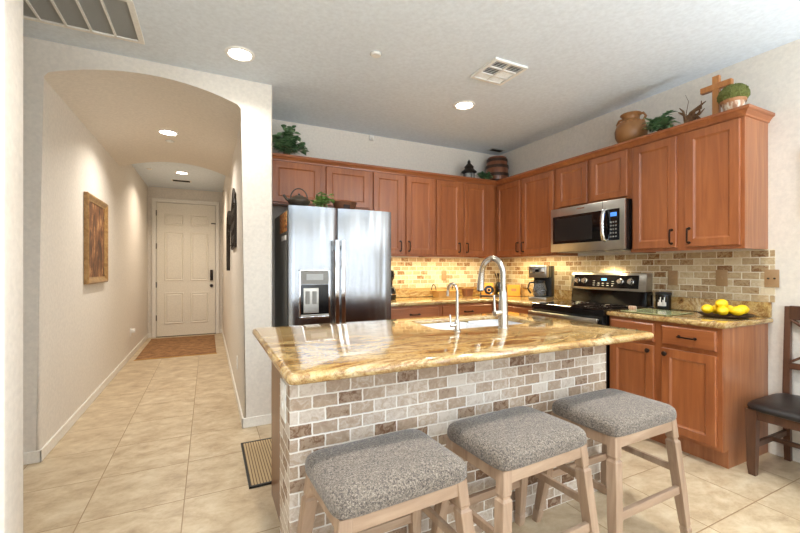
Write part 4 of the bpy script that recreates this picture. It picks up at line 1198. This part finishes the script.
# on the refrigerator
FT = 1.7575
t = thing('iron_teapot', 'dark iron teapot with hoop handle on top of the refrigerator', 'teapot', (.688, 3.325, FT), PI)
t.scale = (1.22, 1.22, 1.0)
MB().lathe([(0, 0), (.045, 0), (.052, .008), (.072, .035), (.074, .055), (.055, .082), (.030, .090), (.028, .086), (0, .086)], 28).build('body', 'kettle_iron', t, SM)
MB().lathe([(.032, .088), (.030, .096), (.010, .102), (.006, .108), (.010, .114), (0, .120)], 20).build('lid', 'kettle_iron', t, SM)
MB().tube([(.055, 0, .045), (.085, 0, .065), (.105, 0, .098)], [.016, .011, .008], 10).build('spout', 'kettle_iron', t, SM)
MB().tube([(.052*math.cos(PI*k/14)*1.1, 0, .075+.085*math.sin(PI*k/14)) for k in range(15)], .0045, 8).build('handle', 'kettle_iron', t, SM)
t = thing('oval_planter', 'oval copper brown metal planter on top of the refrigerator', 'planter', (1.105, 3.38, FT))
MB().lathe([(0, 0), (.075, 0), (.080, .006), (.100, .078), (.106, .084), (.100, .084), (.078, .01), (0, .008)], 32, sx=1.12, sy=.6).build('tub', 'copper_pot', t, SM)
MB().box(-.030, .030, -.062, -.054, .018, .055, bev=.004).build('emblem', 'bronze', t)

# ------------------------------------------------------------ hall furnishings
t = thing('framed_picture', 'gold framed sepia street painting on the left hall wall', 'picture', (HL, 4.64, 1.105), PI/2)
pw, ph = .755, .81
m = MB(); prof = [(0, -.002), (0, -.030), (.012, -.038), (.024, -.034), (.048, -.018), (.060, -.016), (.060, -.006)]
rs = []
for ins, y in prof: rs.append([(-pw/2+ins, y, ins), (pw/2-ins, y, ins), (pw/2-ins, y, ph-ins), (-pw/2+ins, y, ph-ins)])
m.rings(rs, cap0=True); m.build('frame', 'frame_gold', t)
MB().box(-pw/2+.055, pw/2-.055, -.010, -.004, .055, ph-.055).build('canvas', 'painting_sepia', t)
t = thing('iron_wall_panel', 'tall wrought iron scroll panel on the right hall wall', 'wall art', (HR, 4.40, 1.46), R90)
m = MB(); pw, ph = .62, .58
m.tube([(-pw/2, -.012, 0), (-pw/2, -.012, ph*.72), (-pw*.2, -.012, ph*.95), (0, -.012, ph*1.05), (pw*.2, -.012, ph*.95), (pw/2, -.012, ph*.72), (pw/2, -.012, 0), (-pw/2, -.012, 0)], .012, 6)
m.build('frame', 'iron', t)
m = MB()
for k in range(5):
    x = -pw/2+pw*(k+.5)/5
    for j in range(4):
        cz = .08+j*.135
        m.tube([(x+.045*math.cos(a*PI/8)*(1-a/26), -.012, cz+.05*math.sin(a*PI/8)*(1-a/26)) for a in range(0, 22)], .008, 5)
    m.tube([(x+.06, -.012, 0), (x+.06, -.012, ph*.75)], .007, 5)
m.build('scrollwork', 'iron', t)
t = thing('iron_wall_hook', 'long dark curved iron ornament beyond the scroll panel on the hall wall', 'wall art', (HR, 4.93, 1.22), R90)
MB().tube([(-.22, -.03, .0), (-.21, -.03, .25), (-.18, -.03, .5), (-.10, -.03, .62), (.02, -.03, .68), (.12, -.03, .62), (.14, -.03, .52)], [.020, .022, .024, .024, .020, .016, .012], 8, flat=.6).build('rod', 'iron', t, SM)
MB().tube([(-.18, -.03, .5), (-.12, -.03, .42), (-.06, -.03, .46)], .010, 6).tube([(-.20, 0, .3), (-.20, -.03, .3)], .008, 6).build('scroll', 'iron', t, SM)
t = thing('picture_frame', 'edge of a dark framed picture on the right wall above the chair', 'picture', (XW, .955, 1.585), R90)
MB().panel(-.15, .15, 0, .42, [(0, -.001), (0, -.018), (.02, -.022), (.025, -.010)]).build('frame', 'frame_gold', t)

# rugs and mats
t = thing('entry_rug', 'brown rug at the entrance door', 'rug', (-.39, 7.22, 0))
MB().box(-.50, .50, -.88, .85, .0, .010, bev=.003).build('pile', 'rug_brown', t)
MB().box(-.51, .51, -.90, -.88, 0, .008).build('fringe', 'wicker', t)
MB().box(-.51, .51, .85, .87, 0, .008).build('fringe', 'wicker', t)
t = thing('floor_mat', 'striped tan mat with dark edging on the floor behind the island', 'mat', (.80, 2.665, 0))
o = MB().box(-.58, .58, -.30, .30, 0, .010, bev=.003).build('pile', 'mat_stripe', t)
m = MB().box(-.59, .59, -.312, -.298, 0, .0115).box(-.59, .59, .298, .312, 0, .0115).box(-.592, -.58, -.312, .312, 0, .0115).box(.58, .592, -.312, .312, 0, .0115)
m.build('binding', 'black_plastic', t)

# unseen floor lamps, made up to carry the added ceiling fill
lab = ['slim uplight floor lamp standing behind the camera by the near left wall', 'slim uplight floor lamp standing behind the camera in mid room', 'slim uplight floor lamp standing behind the camera by the right wall']
for (x, y, p), lb in zip(FILL_UPLIGHTS, lab):
    t = thing('floor_lamp', lb, 'floor lamp', (x, y, 0), group='uplight floor lamps')
    MB().lathe([(0, 0), (.14, 0), (.14, .015), (.03, .03), (0, .03)], 28).build('base', 'bronze', t, SM)
    MB().tube([(0, 0, .03), (0, 0, 1.50)], .012, 10).build('pole', 'bronze', t, SM)
    MB().lathe([(0, 1.49), (.06, 1.495), (.14, 1.53), (.185, 1.585), (.18, 1.585), (.13, 1.54), (0, 1.51)], 32).build('lamp_shade', 'white_plastic', t, SM)
